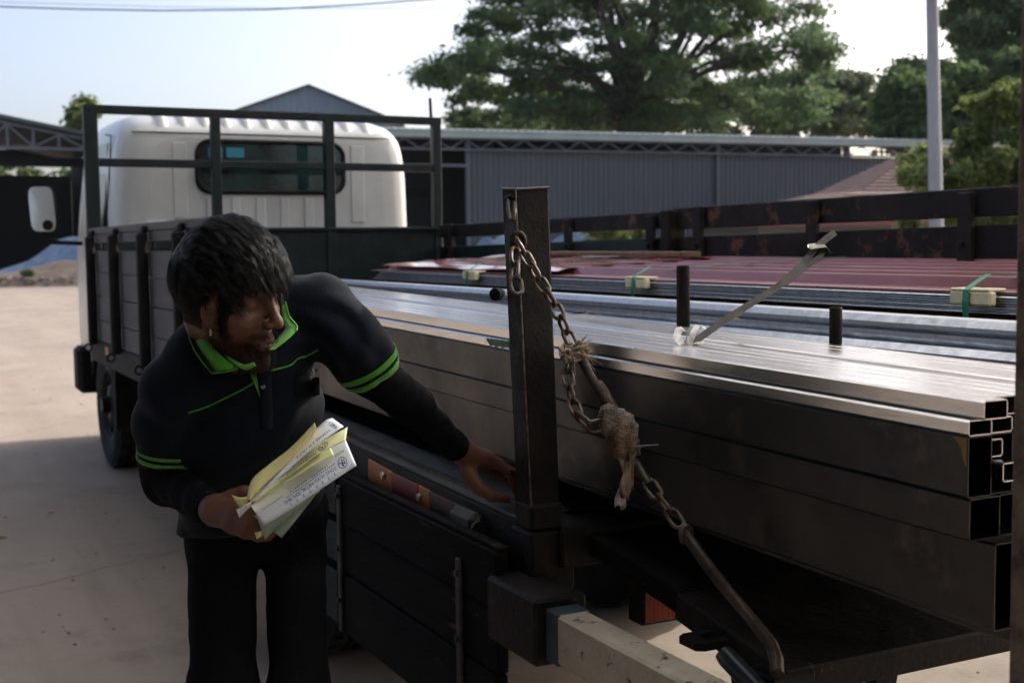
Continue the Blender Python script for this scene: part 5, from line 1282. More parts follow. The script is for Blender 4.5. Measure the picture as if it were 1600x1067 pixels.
# ---------------------------------------------------------------- shirt
FR = np.random.default_rng(41).normal(size=(12, 3)); FR /= np.linalg.norm(FR, axis=1)[:, None]
def folds(P):
    """soft cloth folds: long drags over the left sleeve, creases in the torso"""
    rel = P - np.array(LS0); ax = np.array(LS2 - LS0); ax /= np.linalg.norm(ax)
    vw = np.array(camv(LS1)); sd = np.cross(ax, vw); sd /= np.linalg.norm(sd)
    a = rel @ ax; s = rel @ sd; wS = np.exp(-((a - .06) / .09) ** 2) * np.exp(-(s / .085) ** 2)
    f1 = np.abs(np.sin((s + .30 * a + .012 * np.sin(a * 40)) * 62)) - .6
    f2 = np.sin((s * .8 - .25 * a) * 130 + 2 * np.sin(a * 30)) * .35
    rel2 = P - np.array(T2); up_ = np.array(T3 - T0); up_ /= np.linalg.norm(up_)
    u = rel2 @ up_; x = rel2 @ lat
    wT = np.exp(-((u + .06) / .16) ** 2)
    f3 = np.sin((u + .35 * np.abs(x) + .02 * np.sin(x * 28)) * 55) * .55 + np.sin((u - .6 * x) * 88 + 1.3) * .35
    rel3 = P - np.array(RS1); axr = np.array(RS3 - RS0); axr /= np.linalg.norm(axr); ar = rel3 @ axr; sr_ = np.cross(axr, vw); xr = rel3 @ sr_
    wR = np.exp(-(ar / .09) ** 2) * np.exp(-(xr / .09) ** 2)
    f4 = np.sin((xr + .5 * ar) * 70 + 1.5 * np.sin(ar * 30)) * .6
    nz = 0
    for k in range(6):
        v1, v2 = FR[2 * k] * (26 + 9 * k), FR[2 * k + 1] * 17
        nz = nz + (np.abs(np.sin(P @ v1 + 1.6 * np.sin(P @ v2 + k))) - .6) / (1 + .35 * k)
    return .0017 * nz + .0085 * wS * (f1 + f2) + .0042 * wT * f3 + .0036 * wR * f4
def torso(P, grow=0.0):
    def sq(p): p = np.array(p); return p
    L = (P - np.array(T2)) @ lat
    Q = P - lat[None] * (L - L / 1.42)[:, None]          # squash sideways: wide, shallow trunk
    def tr(p): p = np.array(p, float); l_ = (p - np.array(T2)) @ lat; return p - lat * (l_ - l_ / 1.42)
    return chain_d(Q, [tr(T00), tr(T0), tr(T1), tr(T2), tr(T3)], [.099 + grow, .098 + grow, .095 + grow, .100 + grow, .080 + grow], .03)
def shirt(P):
    d = torso(P)
    yk = chain_d(P, [RS0, at(345, 528, 2.17), at(430, 490, 2.22), LS0], [.049, .050, .057, .054], .03)
    d = smin(d, yk, .05)
    d = smin(d, seg_d(P, at(452, 480, 2.27), at(492, 482, 2.25), .054, .052), .03)
    sl_ = chain_d(P, [LS0, LS1, LS2 + (LS2 - LS1) * .4], [.056, .053, .050], .03)
    ax = np.array(LS2 - LS1); ax /= np.linalg.norm(ax); sl_ = smax(sl_, (P - np.array(LS2)) @ ax, .004)
    sr_ = chain_d(P, [RS0, RS1, RS2, RS3 + (RS3 - RS2) * .4], [.050, .050, .048, .040], .03)
    ax = np.array(RS3 - RS2) + np.array((0, 0, -.02)); ax /= np.linalg.norm(ax); sr_ = smax(sr_, (P - np.array(RS3)) @ ax, .004)
    d = smin(smin(d, sl_, .030), sr_, .022)
    d = smax(d, -(seg_d(P, at(368, 548, 2.06), at(380, 520, 2.12), .052, .052)), .012)       # neck opening
    d = smax(d, T0.z - .012 - P[:, 2] + .12 * ((P - np.array(T0)) @ np.array((camv(T0).x, camv(T0).y, 0))), .004)
    return d - folds(P)
lo, hi = bb([T0, T1, T2, T3, RS0, RS1, RS2, RS3, LS0, LS1, LS2], .16)
SV, SF = nets(shirt, lo, hi, .0062); SV = relax(SV, SF, 2, .5)
shirt_o = np_obj('polo_shirt', SV, SF, M['shirt'], person)
SBVH = BVHTree.FromPolygons([Vector(v) for v in SV], SF.tolist())
def on_shirt(px, py, off=.002, bvh=None):
    d = (at(px, py, 1) - Vector(CAM)).normalized(); h = (bvh or SBVH).ray_cast(Vector(CAM), d)
    if h[0] is None: return at(px, py, 2.1)
    return h[0] - d * off
def smooth_path(pts, n):
    """Catmull-Rom resample of pixel points"""
    p = [pts[0]] + list(pts) + [pts[-1]]; out = []
    for i in range(1, len(p) - 2):
        for k in range(n):
            t = k / n; a, b, c, d = (np.array(p[i + j], float) for j in (-1, 0, 1, 2))
            out.append(tuple(.5 * ((2 * b) + (c - a) * t + (2 * a - 5 * b + 4 * c - d) * t * t + (3 * b - a - 3 * c + d) * t ** 3)))
    out.append(tuple(map(float, pts[-1]))); return out
def piping(pts, name='piping', r=.0016, m='green_knit', off=.0006):
    mb = MB(); mb.tube([on_shirt(x, y, off) for x, y in smooth_path(pts, 6)], r, 6); return mb.build(name, M[m], shirt_o)
piping([(294, 645), (322, 636), (352, 622), (380, 608), (396, 598)])
piping([(405, 597), (410, 588), (421, 580), (440, 575), (455, 570), (465, 561), (480, 556), (496, 547)])
def band(axis0, axis1, s, w, name, rmax=.085):
    """ribbed ring round a sleeve, found by rays from the sleeve's axis"""
    a, b = Vector(axis0), Vector(axis1); d = (b - a).normalized(); u = d.cross(Vector((0, 0, 1))).normalized(); v = d.cross(u); V = []; F = []; n = 48
    for k in range(n):
        t = 2 * math.pi * k / n; rd = u * math.cos(t) + v * math.sin(t)
        for q_ in (-w / 2, w / 2):
            c = b + d * (s + q_); h = SBVH.ray_cast(c + rd * .12, -rd, .12); p = h[0] if h[0] is not None and (h[0] - c).length < rmax else c + rd * rmax * .93
            V.append(p + rd * .0022)
    for k in range(n): j = (k + 1) % n; F.append((2 * k, 2 * j, 2 * j + 1, 2 * k + 1))
    mb = MB(); mb.add(V, F, True); o = mb.build(name, M['green_knit'], shirt_o); s_ = o.modifiers.new('s', 'SOLIDIFY'); s_.thickness = .0016; s_.offset = 0; return o
band(LS1, LS2, -.024, .010, 'sleeve_band', .060); band(LS1, LS2, -.007, .010, 'sleeve_band', .060)
hem = RS3 - RS2 + Vector((0, 0, -.02))
band(RS3 - hem, RS3, -.028, .006, 'sleeve_band', .060); band(RS3 - hem, RS3, -.0135, .007, 'sleeve_band', .060)
# collar: green stand and folded leaf with a navy outer strip and green edge
def loft(a, b, n, name, m, th=.0016, oa=.004, ob=.010, par=None, da=None, db=None, bulge=.004):
    """strip between two pixel paths lying on the shirt; oa/ob lift each edge off it"""
    pa, pb = smooth_path(a, n), smooth_path(b, n); V = []; F = []
    k = min(len(pa), len(pb))
    for i in range(k):
        A = on_shirt(*pa[i], oa) if da is None else at(pa[i][0], pa[i][1], np.interp(i / (k - 1), np.linspace(0, 1, len(da)), da))
        B = on_shirt(*pb[i], ob) if db is None else at(pb[i][0], pb[i][1], np.interp(i / (k - 1), np.linspace(0, 1, len(db)), db))
        mid = (A + B) / 2 + camv(A) * bulge; V += [A, mid, B]
    for i in range(k - 1): F += [(3 * i, 3 * i + 1, 3 * i + 4, 3 * i + 3), (3 * i + 1, 3 * i + 2, 3 * i + 5, 3 * i + 4)]
    mb = MB(); mb.add(V, F, True); o = mb.build(name, M[m], par or shirt_o); s = o.modifiers.new('s', 'SOLIDIFY'); s.thickness = th; s.offset = 0; return o
cD = [2.075, 2.055, 2.035, 2.025, 2.03]
col = loft([(299, 490), (299, 512), (308, 540), (322, 562), (334, 582)], [(306, 478), (312, 508), (328, 536), (350, 560), (372, 575)], 6, 'collar', 'green_knit', da=[2.115, 2.09, 2.065, 2.045, 2.035], db=cD)
loft([(293, 488), (292, 512), (301, 541), (316, 565), (332, 583)], [(299, 490), (299, 512), (308, 540), (322, 562), (334, 582)], 6, 'collar_edge', 'shirt', da=[2.118, 2.093, 2.068, 2.048, 2.036], db=[2.112, 2.087, 2.062, 2.042, 2.032], par=col)
def edge(pts, ds, r=.0016, m='green_knit', par=None):
    sp_ = smooth_path(pts, 6); mb = MB(); mb.tube([at(x, y, np.interp(i / (len(sp_) - 1), np.linspace(0, 1, len(ds)), ds)) for i, (x, y) in enumerate(sp_)], r, 6); return mb.build('collar_piping', M[m], par or col)
edge([(293, 488), (292, 512), (301, 541), (316, 565), (333, 584)], [2.116, 2.091, 2.066, 2.046, 2.034])
edge([(333, 583), (352, 581), (372, 576)], [2.032, 2.028, 2.026], .0012)
loft([(358, 563), (372, 573), (384, 578), (400, 571)], [(345, 545), (366, 562), (382, 570), (397, 566)], 6, 'collar_band', 'green_knit', da=[2.03, 2.024, 2.018, 2.016], db=[2.045, 2.035, 2.03, 2.03], par=col)
c2_ = loft([(446, 474), (452, 495), (463, 508), (463, 516), (448, 531), (427, 547)], [(440, 482), (441, 500), (446, 512), (440, 522), (428, 534), (414, 548)], 6, 'collar', 'green_knit', da=[2.155, 2.13, 2.09, 2.075, 2.055, 2.035], db=[2.15, 2.13, 2.10, 2.085, 2.07, 2.05])
edge([(446, 472), (452, 494), (459, 503), (464, 510), (463, 517)], [2.152, 2.126, 2.10, 2.085, 2.072], .0015, par=c2_)
# placket with its green facing and a small grey button
mb = MB(); V = [on_shirt(388, 578, .003), on_shirt(399, 573, .004), on_shirt(401, 590, .004), on_shirt(406, 621, .003), on_shirt(396, 596, .003)]
mb.add(V, [(0, 1, 2, 4), (4, 2, 3)]); pk = mb.build('placket_facing', M['green_knit'], shirt_o); s = pk.modifiers.new('s', 'SOLIDIFY'); s.thickness = .001
M['button'] = mat('grey_button', (0.10, 0.14, 0.16), .4)
for (x, y) in ((411, 604), (424, 554)):
    b = on_shirt(x, y, .002); v = camv(b); mb = MB(); mb.cyl(b, b + v * .0025, .0042, 12); mb.build('button', M['button'], shirt_o)
loft([(401, 578), (403, 600), (407, 640), (408, 670)], [(424, 566), (424, 600), (426, 640), (425, 670)], 5, 'placket', 'shirt', th=.001, oa=.0025, ob=.0020, bulge=.001)
loft([(462, 590), (480, 588), (499, 590)], [(459, 618), (480, 621), (500, 616)], 6, 'chest_pocket', 'shirt', th=.001, oa=.0015, ob=.0015, bulge=.001)
M['thread'] = mat('dull_green_thread', (0.012, 0.022, 0.010), .8)
for k, x in enumerate((465, 471, 479, 486, 493)):
    b = on_shirt(x, 580, .0015); b2 = on_shirt(x + 3, 576, .0015); mb = MB(); mb.tube([b, b2], .0012, 5); mb.tube([on_shirt(x + 3, 581, .0015), on_shirt(x, 577, .0015)], .0010, 5); mb.build('embroidery', M['thread'], shirt_o)

# ---------------------------------------------------------------- arm sleeves and trousers
def arms(P):
    ax = np.array(L_wr - L_el); ax /= np.linalg.norm(ax)
    dl = chain_d(P, [LS1, LS2, L_el, L_wr], [.040, .0375, .034, .0265], .03); dl = smax(dl, (P - np.array(L_wr)) @ ax + .004, .003)
    t = (P - np.array(LS2)) @ ax; dl = dl - .0012 * np.sin(t * 420 + 3 * np.sin(t * 60)) * np.clip(t * 20, 0, 1) - .0018 * np.sin(t * 95 + 9 * (P @ np.array((.5, .2, .8))))
    ax = np.array(R_wr - R_el); ax /= np.linalg.norm(ax)
    dr = chain_d(P, [RS2, RS3, R_el, R_wr], [.038, .034, .036, .0275], .03); dr = smax(dr, (P - np.array(R_wr)) @ ax + .002, .003)
    t = (P - np.array(R_el)) @ ax; dr = dr - .0016 * np.sin(t * 130 + 6 * (P @ np.array((.3, .6, .7))) * 9)
    return np.minimum(dl, dr)
lo, hi = bb([LS1, LS2, L_el, L_wr, RS2, RS3, R_el, R_wr], .06)
def split_nets(fn, boxes, h, it=2):
    Vs = []; Fs = []; o = 0
    for lo, hi in boxes: v, f = nets(fn, lo, hi, h); v = relax(v, f, it); Vs.append(v); Fs.append(f + o); o += len(v)
    return np.concatenate(Vs), np.concatenate(Fs)
for bx in (bb([LS1, LS2, L_el, L_wr], .055), bb([RS2, RS3, R_el, R_wr], .055)):
    AV, AF = split_nets(arms, [bx], .0048); np_obj('arm_sleeve', AV, AF, M['sleeve'], person)
def trousers(P):
    d = smin(chain_d(P, [right_hip, right_knee, right_ankle], [.068, .062, .054], .03), chain_d(P, [left_hip, left_knee, left_ankle], [.060, .056, .052], .03), .012)
    pel = chain_d(P, [at(352, 800, 2.475), at(446, 800, 2.475)], [.084, .084], .03); d = smin(d, pel, .05)
    f = np.sin(P[:, 2] * 42 + 3 * np.sin(P[:, 0] * 18 + P[:, 2] * 6)) * np.sin(P[:, 0] * 30 + P[:, 1] * 24 + 8 * P[:, 2])
    d = d - .0018 * f - .0016 * (np.abs(np.sin(P[:, 2] * 46 + 22 * P[:, 0] + 2 * np.sin(P[:, 1] * 30 + P[:, 2] * 9))) - .6)
    return smax(d, .055 - P[:, 2], .004)
lo, hi = bb([right_hip, left_hip, right_knee, left_knee, right_ankle, left_ankle, at(352, 815, 2.5), at(450, 800, 2.5)], .11); lo[2] = .03
TV, TF = nets(trousers, lo, hi, .008); TV = relax(TV, TF, 2)
np_obj('trousers', TV, TF, M['trousers'], person)
for a in (right_ankle, left_ankle):
    toe = a + Vector((camv(a).x, camv(a).y, 0)).normalized() * .15
    def sh_(P, a=a, toe=toe): return smax(smin(seg_d(P, (a.x, a.y, .07), (a.x, a.y, .04), .05, .05), seg_d(P, (a.x, a.y, .035), (toe.x, toe.y, .03), .045, .04), .03), .002 - P[:, 2], .004)
    v, f = nets(sh_, *bb([(a.x, a.y, .0), (a.x, a.y, .1), toe], .08), .008); np_obj('shoe', relax(v, f, 1), f, M['shoe'], person)

# ---------------------------------------------------------------- head
th, ph, ps = R(66), R(9), R(12)
f_ = np.array((math.sin(th) * math.cos(ph), -math.sin(ph), math.cos(th) * math.cos(ph))); r0 = np.array((-math.cos(th), 0, math.sin(th))); u0 = np.cross(r0, f_)
r_ = r0 * math.cos(ps) - u0 * math.sin(ps); u_ = u0 * math.cos(ps) + r0 * math.sin(ps)
CB = np.stack([RM[0], -RM[1], -RM[2]])                 # camera right, up, towards camera, as world rows
HF, HL, HU = f_ @ CB, -(r_ @ CB), u_ @ CB              # head forward, left, up in world space
HO = np.array(at(347, 476, 2.075))
HB = np.stack([HF, HL, HU])
HS = .93
def h2w(p): return Vector(HO + HS * np.array(p) @ HB)
neck_base = np.array(at(378, 570, 2.16)); nb = (neck_base - HO) @ HB.T / HS
def head(P):
    """P in head space: forward, left, up, origin between the ears"""
    A = P * np.array((1, 1, 1)); S = np.stack([P[:, 0], np.abs(P[:, 1]), P[:, 2]], 1)
    d = ell_d(P, (.002, 0, .048), (.093, .074, .084))
    d = smin(d, ell_d(P, (.036, 0, .0), (.062, .061, .075)), .02)
    d = smin(d, seg_d(S, (.014, .048, -.030), (.062, .025, -.086), .019, .016), .022)
    d = smin(d, seg_d(S, (.074, .012, -.092), (.082, .0, -.092), .017, .018), .02)
    d = smin(d, ell_d(S, (.062, .040, -.010), (.026, .022, .024)), .022)
    d = smin(d, seg_d(S, (.078, .040, .037), (.094, .006, .036), .010, .012), .012)
    d = smin(d, ell_d(P, (.080, 0, -.055), (.024, .026, .024)), .018)
    d = smax(d, -ell_d(S, (.099, .031, .019), (.015, .017, .011)), .016)
    d = smin(d, ell_d(S, (.0785, .0315, .018), (.0125, .0145, .0125)), .004)
    d = smin(d, seg_d(P, (.096, 0, .030), (.1165, 0, -.012), .0075, .0095), .012)
    d = smin(d, seg_d(P, (.1165, 0, -.013), (.119, 0, -.017), .0100, .0098), .006)
    d = smin(d, ell_d(S, (.1065, .0125, -.020), (.0115, .0082, .0085)), .006)
    d = smax(d, -ell_d(S, (.111, .0075, -.0285), (.006, .0042, .004)), .004)
    d = smin(d, seg_d(S, (.090, .020, -.0505), (.0995, .0, -.0480), .0045, .0060), .008)
    d = smin(d, seg_d(S, (.089, .019, -.0585), (.0985, .0, -.0610), .0050, .0068), .008)
    d = smax(d, -seg_d(S, (.092, .022, -.0548), (.1060, 0, -.0545), .0012, .0013), .003)
    d = smin(d, seg_d(P, (-.020, 0, -.030), nb + np.array((0, 0, .0)), .050, .050), .03)
    # ears
    ca, sa = math.cos(.30), math.sin(.30)
    E = (S - np.array((.030, .0700, -.004))) / .80; E2 = np.stack([E[:, 0] * ca + E[:, 2] * sa, E[:, 1] - .30 * np.maximum(0, -E[:, 0]), -E[:, 0] * sa + E[:, 2] * ca], 1)
    ear = ell_d(E2, (-.002, 0, .004), (.0185, .0062, .0315))
    ear = smin(ear, ell_d(E2, (.004, -.001, -.026), (.0095, .0060, .011)), .006)
    ear = smax(ear, -ell_d(E2, (.001, .0075, .006), (.0125, .0085, .023)), .003)
    ear = smin(ear, seg_d(E2, (.0, .001, .010), (-.006, .001, -.012), .0032, .0035), .004)
    return smin(d, ear * .80, .004)
hv, hf = nets(head, (-.115, -.105, min(-.16, nb[2] - .02)), (.140, .105, .150), .0031); hv = relax(hv, hf, 1, .4)
beard = np.zeros(len(hv)); x, y, z = hv[:, 0], np.abs(hv[:, 1]), hv[:, 2]
jaw = np.clip((-.040 - z + .22 * np.clip(.06 - x, 0, .06)) / .016, 0, 1) * np.clip((x - .012) / .014, 0, 1) * np.clip((z + .122) / .02, 0, 1)
must = np.clip(1 - np.abs(z + .0405) / .0085, 0, 1) ** .6 * np.clip((.036 - y) / .01, 0, 1) * (x > .08)
lips = (np.abs(z + .0560) < .0085) & (y < .020) & (x > .093)
side = np.clip((x - .036) / .008, 0, 1) * np.clip((.066 - x) / .010, 0, 1) * np.clip((.045 - z) / .02, 0, 1) * (z > -.07) * (y > .05)
brow = np.clip(1 - np.abs(z - (.041 - .10 * np.clip(y - .030, 0, 1))) / .0065, 0, 1) * np.clip((y - .008) / .006, 0, 1) * np.clip((.054 - y) / .008, 0, 1) * (x > .05)
lash = np.clip(1 - np.abs(z - .0105) / .0022, 0, 1) * np.clip((.044 - y) / .004, 0, 1) * (y > .02) * (x > .07)
beard = np.clip(np.maximum.reduce([jaw * .93, must * .95, side * .85, brow * 1.0, lash * .9]), 0, 1); beard[lips] *= .30
scalp = (z > .075) | ((x < .010) & (z > -.030) & (np.abs(hv[:, 1]) < .082))
beard[scalp] = np.maximum(beard[scalp], .9)

# ---------------------------------------------------------------- hands: palm and five bent fingers each
def hand(P, wr, mcps, tips, thumb, rf=.0082):
    """mcps: four knuckles (index..little); tips: list of joint chains from each knuckle; thumb: chain from the palm's side"""
    d = None
    for i, m in enumerate(mcps):
        e = seg_d(P, Vector(wr).lerp(m, .12), m, .0165, .0112 if i < 3 else .0102); d = e if d is None else smin(d, e, .012)
    for i in range(3): d = smin(d, seg_d(P, Vector(mcps[i]).lerp(wr, .35), Vector(mcps[i + 1]).lerp(wr, .35), .0125, .0120), .012)
    for i, ch_ in enumerate(tips):
        k = (1, 1.04, .98, .86)[i]; pts = [mcps[i]] + ch_
        rs = [rf * 1.2 * k, rf * 1.04 * k, rf * .95 * k, rf * .80 * k]
        e = chain_d(P, pts, rs, .004)
        for j, jp in enumerate(ch_[:2]): e = smin(e, np.linalg.norm(P - np.array(jp), axis=1) - rf * (1.10 - .1 * j) * k, .004)
        d = smin(d, e, .0055)
    t = chain_d(P, thumb, [.0155, .0120, .0105, .0085], .006)
    return smin(d, t, .012)
def H(*a): return [at(*p) for p in a]
# left hand on the deck beside the stake
Lm = H((772, 721, 2.425), (781, 725, 2.450), (786, 733, 2.472), (786, 744, 2.492))
Lt = [H((794, 737, 2.425), (803, 754, 2.432), (806, 768, 2.437)), H((803, 739, 2.455), (814, 756, 2.462), (816, 770, 2.466)),
      H((806, 746, 2.480), (815, 762, 2.486), (815, 775, 2.488)), H((803, 756, 2.500), (809, 769, 2.503), (808, 779, 2.504))]
Lth = H((732, 735, 2.405), (748, 762, 2.395), (768, 775, 2.400), (790, 779, 2.412))
def lhand(P): return smin(hand(P, L_wr, Lm, Lt, Lth), seg_d(P, L_el.lerp(L_wr, .55), L_wr.lerp(Lm[1], .15), .026, .0205), .015)
lv_, lf_ = nets(lhand, *bb(Lm + sum(Lt, []) + Lth + [L_el.lerp(L_wr, .55), L_wr], .035), .0026); lv_ = relax(lv_, lf_, 1, .4)
# right hand closed on the papers: fingers under them, thumb on top
Rm = H((388, 796, 2.000), (394, 809, 1.985), (392, 822, 1.978), (384, 832, 1.980))
Rt = [H((412, 792, 1.992), (428, 786, 2.002), (436, 780, 2.012)), H((420, 806, 1.976), (438, 800, 1.988), (446, 792, 2.000)),
      H((417, 824, 1.968), (434, 820, 1.978), (443, 811, 1.992)), H((404, 838, 1.968), (418, 838, 1.975), (428, 832, 1.984))]
Rth = H((346, 788, 2.045), (362, 776, 2.045), (380, 769, 2.043), (398, 765, 2.046))
def rhand(P): return smin(hand(P, R_wr, Rm, Rt, Rth), seg_d(P, R_el.lerp(R_wr, .6), R_wr.lerp(Rm[1], .12), .027, .0215), .015)
rv_, rf_ = nets(rhand, *bb(Rm + sum(Rt, []) + Rth + [R_el.lerp(R_wr, .6), R_wr], .035), .0026); rv_ = relax(rv_, rf_, 1, .4)
# under the clothes the body goes on: trunk, arms, legs as one hidden core joined to head and hands
def core(P):
    d = smax(torso(P, -.02), T0.z + .05 - P[:, 2], .02); d = smin(d, chain_d(P, [RS0, RS2, R_el, R_wr], [.035, .03, .028, .02], .02), .02); d = smin(d, chain_d(P, [LS0, LS2, L_el, L_wr], [.035, .03, .027, .02], .02), .02)
    d = smin(d, chain_d(P, [RS0, at(380, 545, 2.17), LS0], [.03, .04, .035], .03), .03)
    d = smin(d, chain_d(P, [right_hip - Vector((0, 0, .1)), right_knee, right_ankle], [.035, .035, .03], .03), .005); return smin(d, chain_d(P, [left_hip - Vector((0, 0, .1)), left_knee, left_ankle], [.032, .032, .03], .03), .005)
cv, cf = nets(core, *bb([right_ankle, left_ankle, RS0, LS0, L_wr, R_wr, T0, T2], .1), .014)
HV = HO + HS * hv @ HB
BV = np.concatenate([HV, lv_, rv_, cv]); o1 = len(HV); o2 = o1 + len(lv_); o3 = o2 + len(rv_)
BF = np.concatenate([hf, lf_ + o1, rf_ + o2, cf + o3])
body = np_obj('body', BV, BF, M['skin'], person)
at_ = body.data.attributes.new('beard', 'FLOAT', 'POINT'); vals = np.zeros(len(body.data.vertices), np.float32); vals[:len(beard)] = beard; at_.data.foreach_set('value', vals)
# finger nails on the thumb of each hand, earring
er = h2w((.034, -.0755, -.030)); mb = MB()
mb.tube([er + Vector((.0, .004 * math.cos(t), .005 * math.sin(t))) for t in np.linspace(0, 6.0, 14)], .0009, 6); mb.build('earring', M['bright_clip'], person)

# ---------------------------------------------------------------- hair: real strands
def hair_mat():
    m = bpy.data.materials.new('black_hair'); m.use_nodes = True; nt = m.node_tree; n = nt.nodes; l = nt.links; n.clear()
    o = n.new('ShaderNodeOutputMaterial'); h = n.new('ShaderNodeBsdfHairPrincipled')
    try: h.parametrization = 'MELANIN'
    except Exception: pass
    for k, v in (('Melanin', .93), ('Melanin Redness', .35), ('Roughness', .28), ('Radial Roughness', .35), ('Random Roughness', .2)):
        if k in h.inputs: h.inputs[k].default_value = v
    l.new(h.outputs[0], o.inputs[0]); return m
M['hair'] = mat('black_hair', (0.0026, 0.0023, 0.0023), 0.30, spec=.38)
M['beard'] = mat('black_beard_hair', (0.0035, 0.003, 0.0028), 0.7, spec=.08)
g = np.random.default_rng(3)
def grad(fn, P, e=.0015):
    G = np.stack([fn(P + np.eye(3)[i] * e) - fn(P - np.eye(3)[i] * e) for i in range(3)], 1); return G / np.maximum(np.linalg.norm(G, axis=1), 1e-9)[:, None]
def skull(P): return smin(ell_d(P, (.002, 0, .048), (.093, .074, .084)), ell_d(P, (.036, 0, .0), (.062, .061, .075)), .02)
def project(P, fn, it=4):
    for _ in range(it): P = P - fn(P)[:, None] * grad(fn, P)
    return P
def strands(base, nrm, comb, length, npt, lift, wave, seed, fn, kcl, clump):
    gg = np.random.default_rng(seed); N = len(base)
    ci = gg.integers(0, N, kcl); C = base[ci]
    idx = np.argmin(((base[:, None, :] - C[None]) ** 2).sum(2), 1) if N * kcl < 2e7 else np.concatenate([np.argmin(((base[s:s + 2000, None, :] - C[None]) ** 2).sum(2), 1) for s in range(0, N, 2000)])
    cph = gg.uniform(0, 6.28, kcl)[idx]; cdir = gg.normal(size=(kcl, 3))[idx] * .13; cl_ = gg.uniform(.75, 1.2, kcl)[idx]; cw = gg.uniform(.6, 1.4, kcl)[idx]
    L = length * cl_ * gg.uniform(.8, 1.1, N); P = base.copy(); pts = [P.copy()]; st = L / (npt - 1); root_c = C[idx]
    dcur = None
    for i in range(1, npt):
        t = i / (npt - 1); nn = grad(fn, P); cm = comb(P) + cdir + gg.normal(size=(N, 3)) * .05
        cm -= (cm * nn).sum(1)[:, None] * nn; cm /= np.maximum(np.linalg.norm(cm, axis=1), 1e-6)[:, None]
        sd = np.cross(nn, cm)
        d = nn * (lift * (1 - 1.15 * t))[:, None] + cm + sd * (wave * cw * np.sin(cph + 5.5 * t))[:, None] + nn * (wave * .5 * np.cos(cph * 1.7 + 6 * t))[:, None]
        d /= np.linalg.norm(d, axis=1)[:, None]; P = P + d * st[:, None]
        q = fn(P); mn = .003 + .006 * t; push = np.clip(mn - q, 0, .02); P = P + grad(fn, P) * push[:, None]
        pts.append(P.copy())
    A = np.stack(pts, 1)
    # pull each strand towards its clump's middle strand
    mid = np.zeros((kcl, npt, 3)); cnt = np.bincount(idx, minlength=kcl)[:, None, None]; np.add.at(mid, idx, A); mid /= np.maximum(cnt, 1)
    w = clump * (np.linspace(0, 1, npt) ** 1.2)[None, :, None]; return A * (1 - w) + mid[idx] * w
def add_hair(name, A, rad, m, parent):
    N, k, _ = A.shape; W = (HO + HS * A.reshape(-1, 3) @ HB).astype(np.float32)
    cu = bpy.data.hair_curves.new(name); cu.add_curves([k] * N)
    cu.attributes['position'].data.foreach_set('vector', W.ravel())
    ra = cu.attributes.get('radius') or cu.attributes.new('radius', 'FLOAT', 'POINT')
    ra.data.foreach_set('value', np.tile((rad * np.linspace(1, .35, k) ** .8).astype(np.float32), N))
    cu.materials.append(m); o = bpy.data.objects.new(name, cu); COL.objects.link(o); o.parent = parent
    if parent.type == 'EMPTY': o.location = -parent.location
    return o
# scalp points
N0 = 120000; U = g.normal(size=(N0, 3)); U /= np.linalg.norm(U, axis=1)[:, None]; B0 = project(U * .1 + np.array((0, 0, .03)), skull)
x, y, z = B0[:, 0], np.abs(B0[:, 1]), B0[:, 2]
line = np.where(x > .02, .080 - .62 * np.clip(.080 - x, 0, .06), np.where(x > -.035, np.where(x < .012, -.034, .034), -.045 + .0 * x + np.clip((x + .075) / .04, 0, 1) * .05))
keep = z > line
keep |= (y > .055) & (x > .044) & (x < .060) & (z > -.006)
B0 = B0[keep]; z = B0[:, 2]; x = B0[:, 0]
topw = np.clip((z - .045) / .045, 0, 1) * np.clip((x + .085) / .05, 0, 1)
topw = np.maximum(topw, .50 * np.clip((x + .005) / .03, 0, 1) * (z > .03))
length = .018 + .051 * topw + .012 * np.clip(x / .08, 0, 1) * topw
length = np.where((x < .014) & (z < .02), .014, length)
length = np.where((np.abs(x - .028) < .026) & (z < .062), np.minimum(length, .024), length)
def comb(P):
    tw = np.clip((P[:, 2] - .06) / .04, 0, 1)[:, None]
    # crown whorl at the back top; hair runs forward and over the brow, the sides hang down and back
    topd = np.stack([.95 + 0 * P[:, 0], -.28 - 2.5 * P[:, 1], -.12 - 3.5 * np.clip(P[:, 0] - .04, 0, 1)], 1)
    sided = np.stack([-.15 + 0 * P[:, 0], .15 * np.sign(P[:, 1]), -1 + 0 * P[:, 0]], 1)
    fs = np.stack([.80 + 0 * P[:, 0], .05 * np.sign(P[:, 1]), -.55 + 0 * P[:, 0]], 1); fw = np.clip((P[:, 0] + .01) / .03, 0, 1)[:, None] * (P[:, 2] > .0)[:, None]
    sided = sided * (1 - fw) + fs * fw
    d = topd * tw + sided * (1 - tw); return d / np.linalg.norm(d, axis=1)[:, None]
HA = strands(B0, None, comb, length, 12, .34 + .80 * topw,   .24 * (.3 + .7 * topw), 5, skull, 3200, .12)
hair = add_hair('hair', HA, .00015, M['hair'], person)
# loose fly-away strands at the crown
sel = g.choice(len(B0), 170, replace=False); sel = sel[(B0[sel, 2] > .10) & (B0[sel, 0] < .03)]
add_hair('stray_hairs', strands(B0[sel], None, lambda P: g.normal(size=P.shape) * .8 + np.array((-.4, 0, .3)), np.full(len(sel), .045), 10, np.full(len(sel), 1.6), np.full(len(sel), .8), 9, skull, 40, .1), .00016, M['hair'], hair)
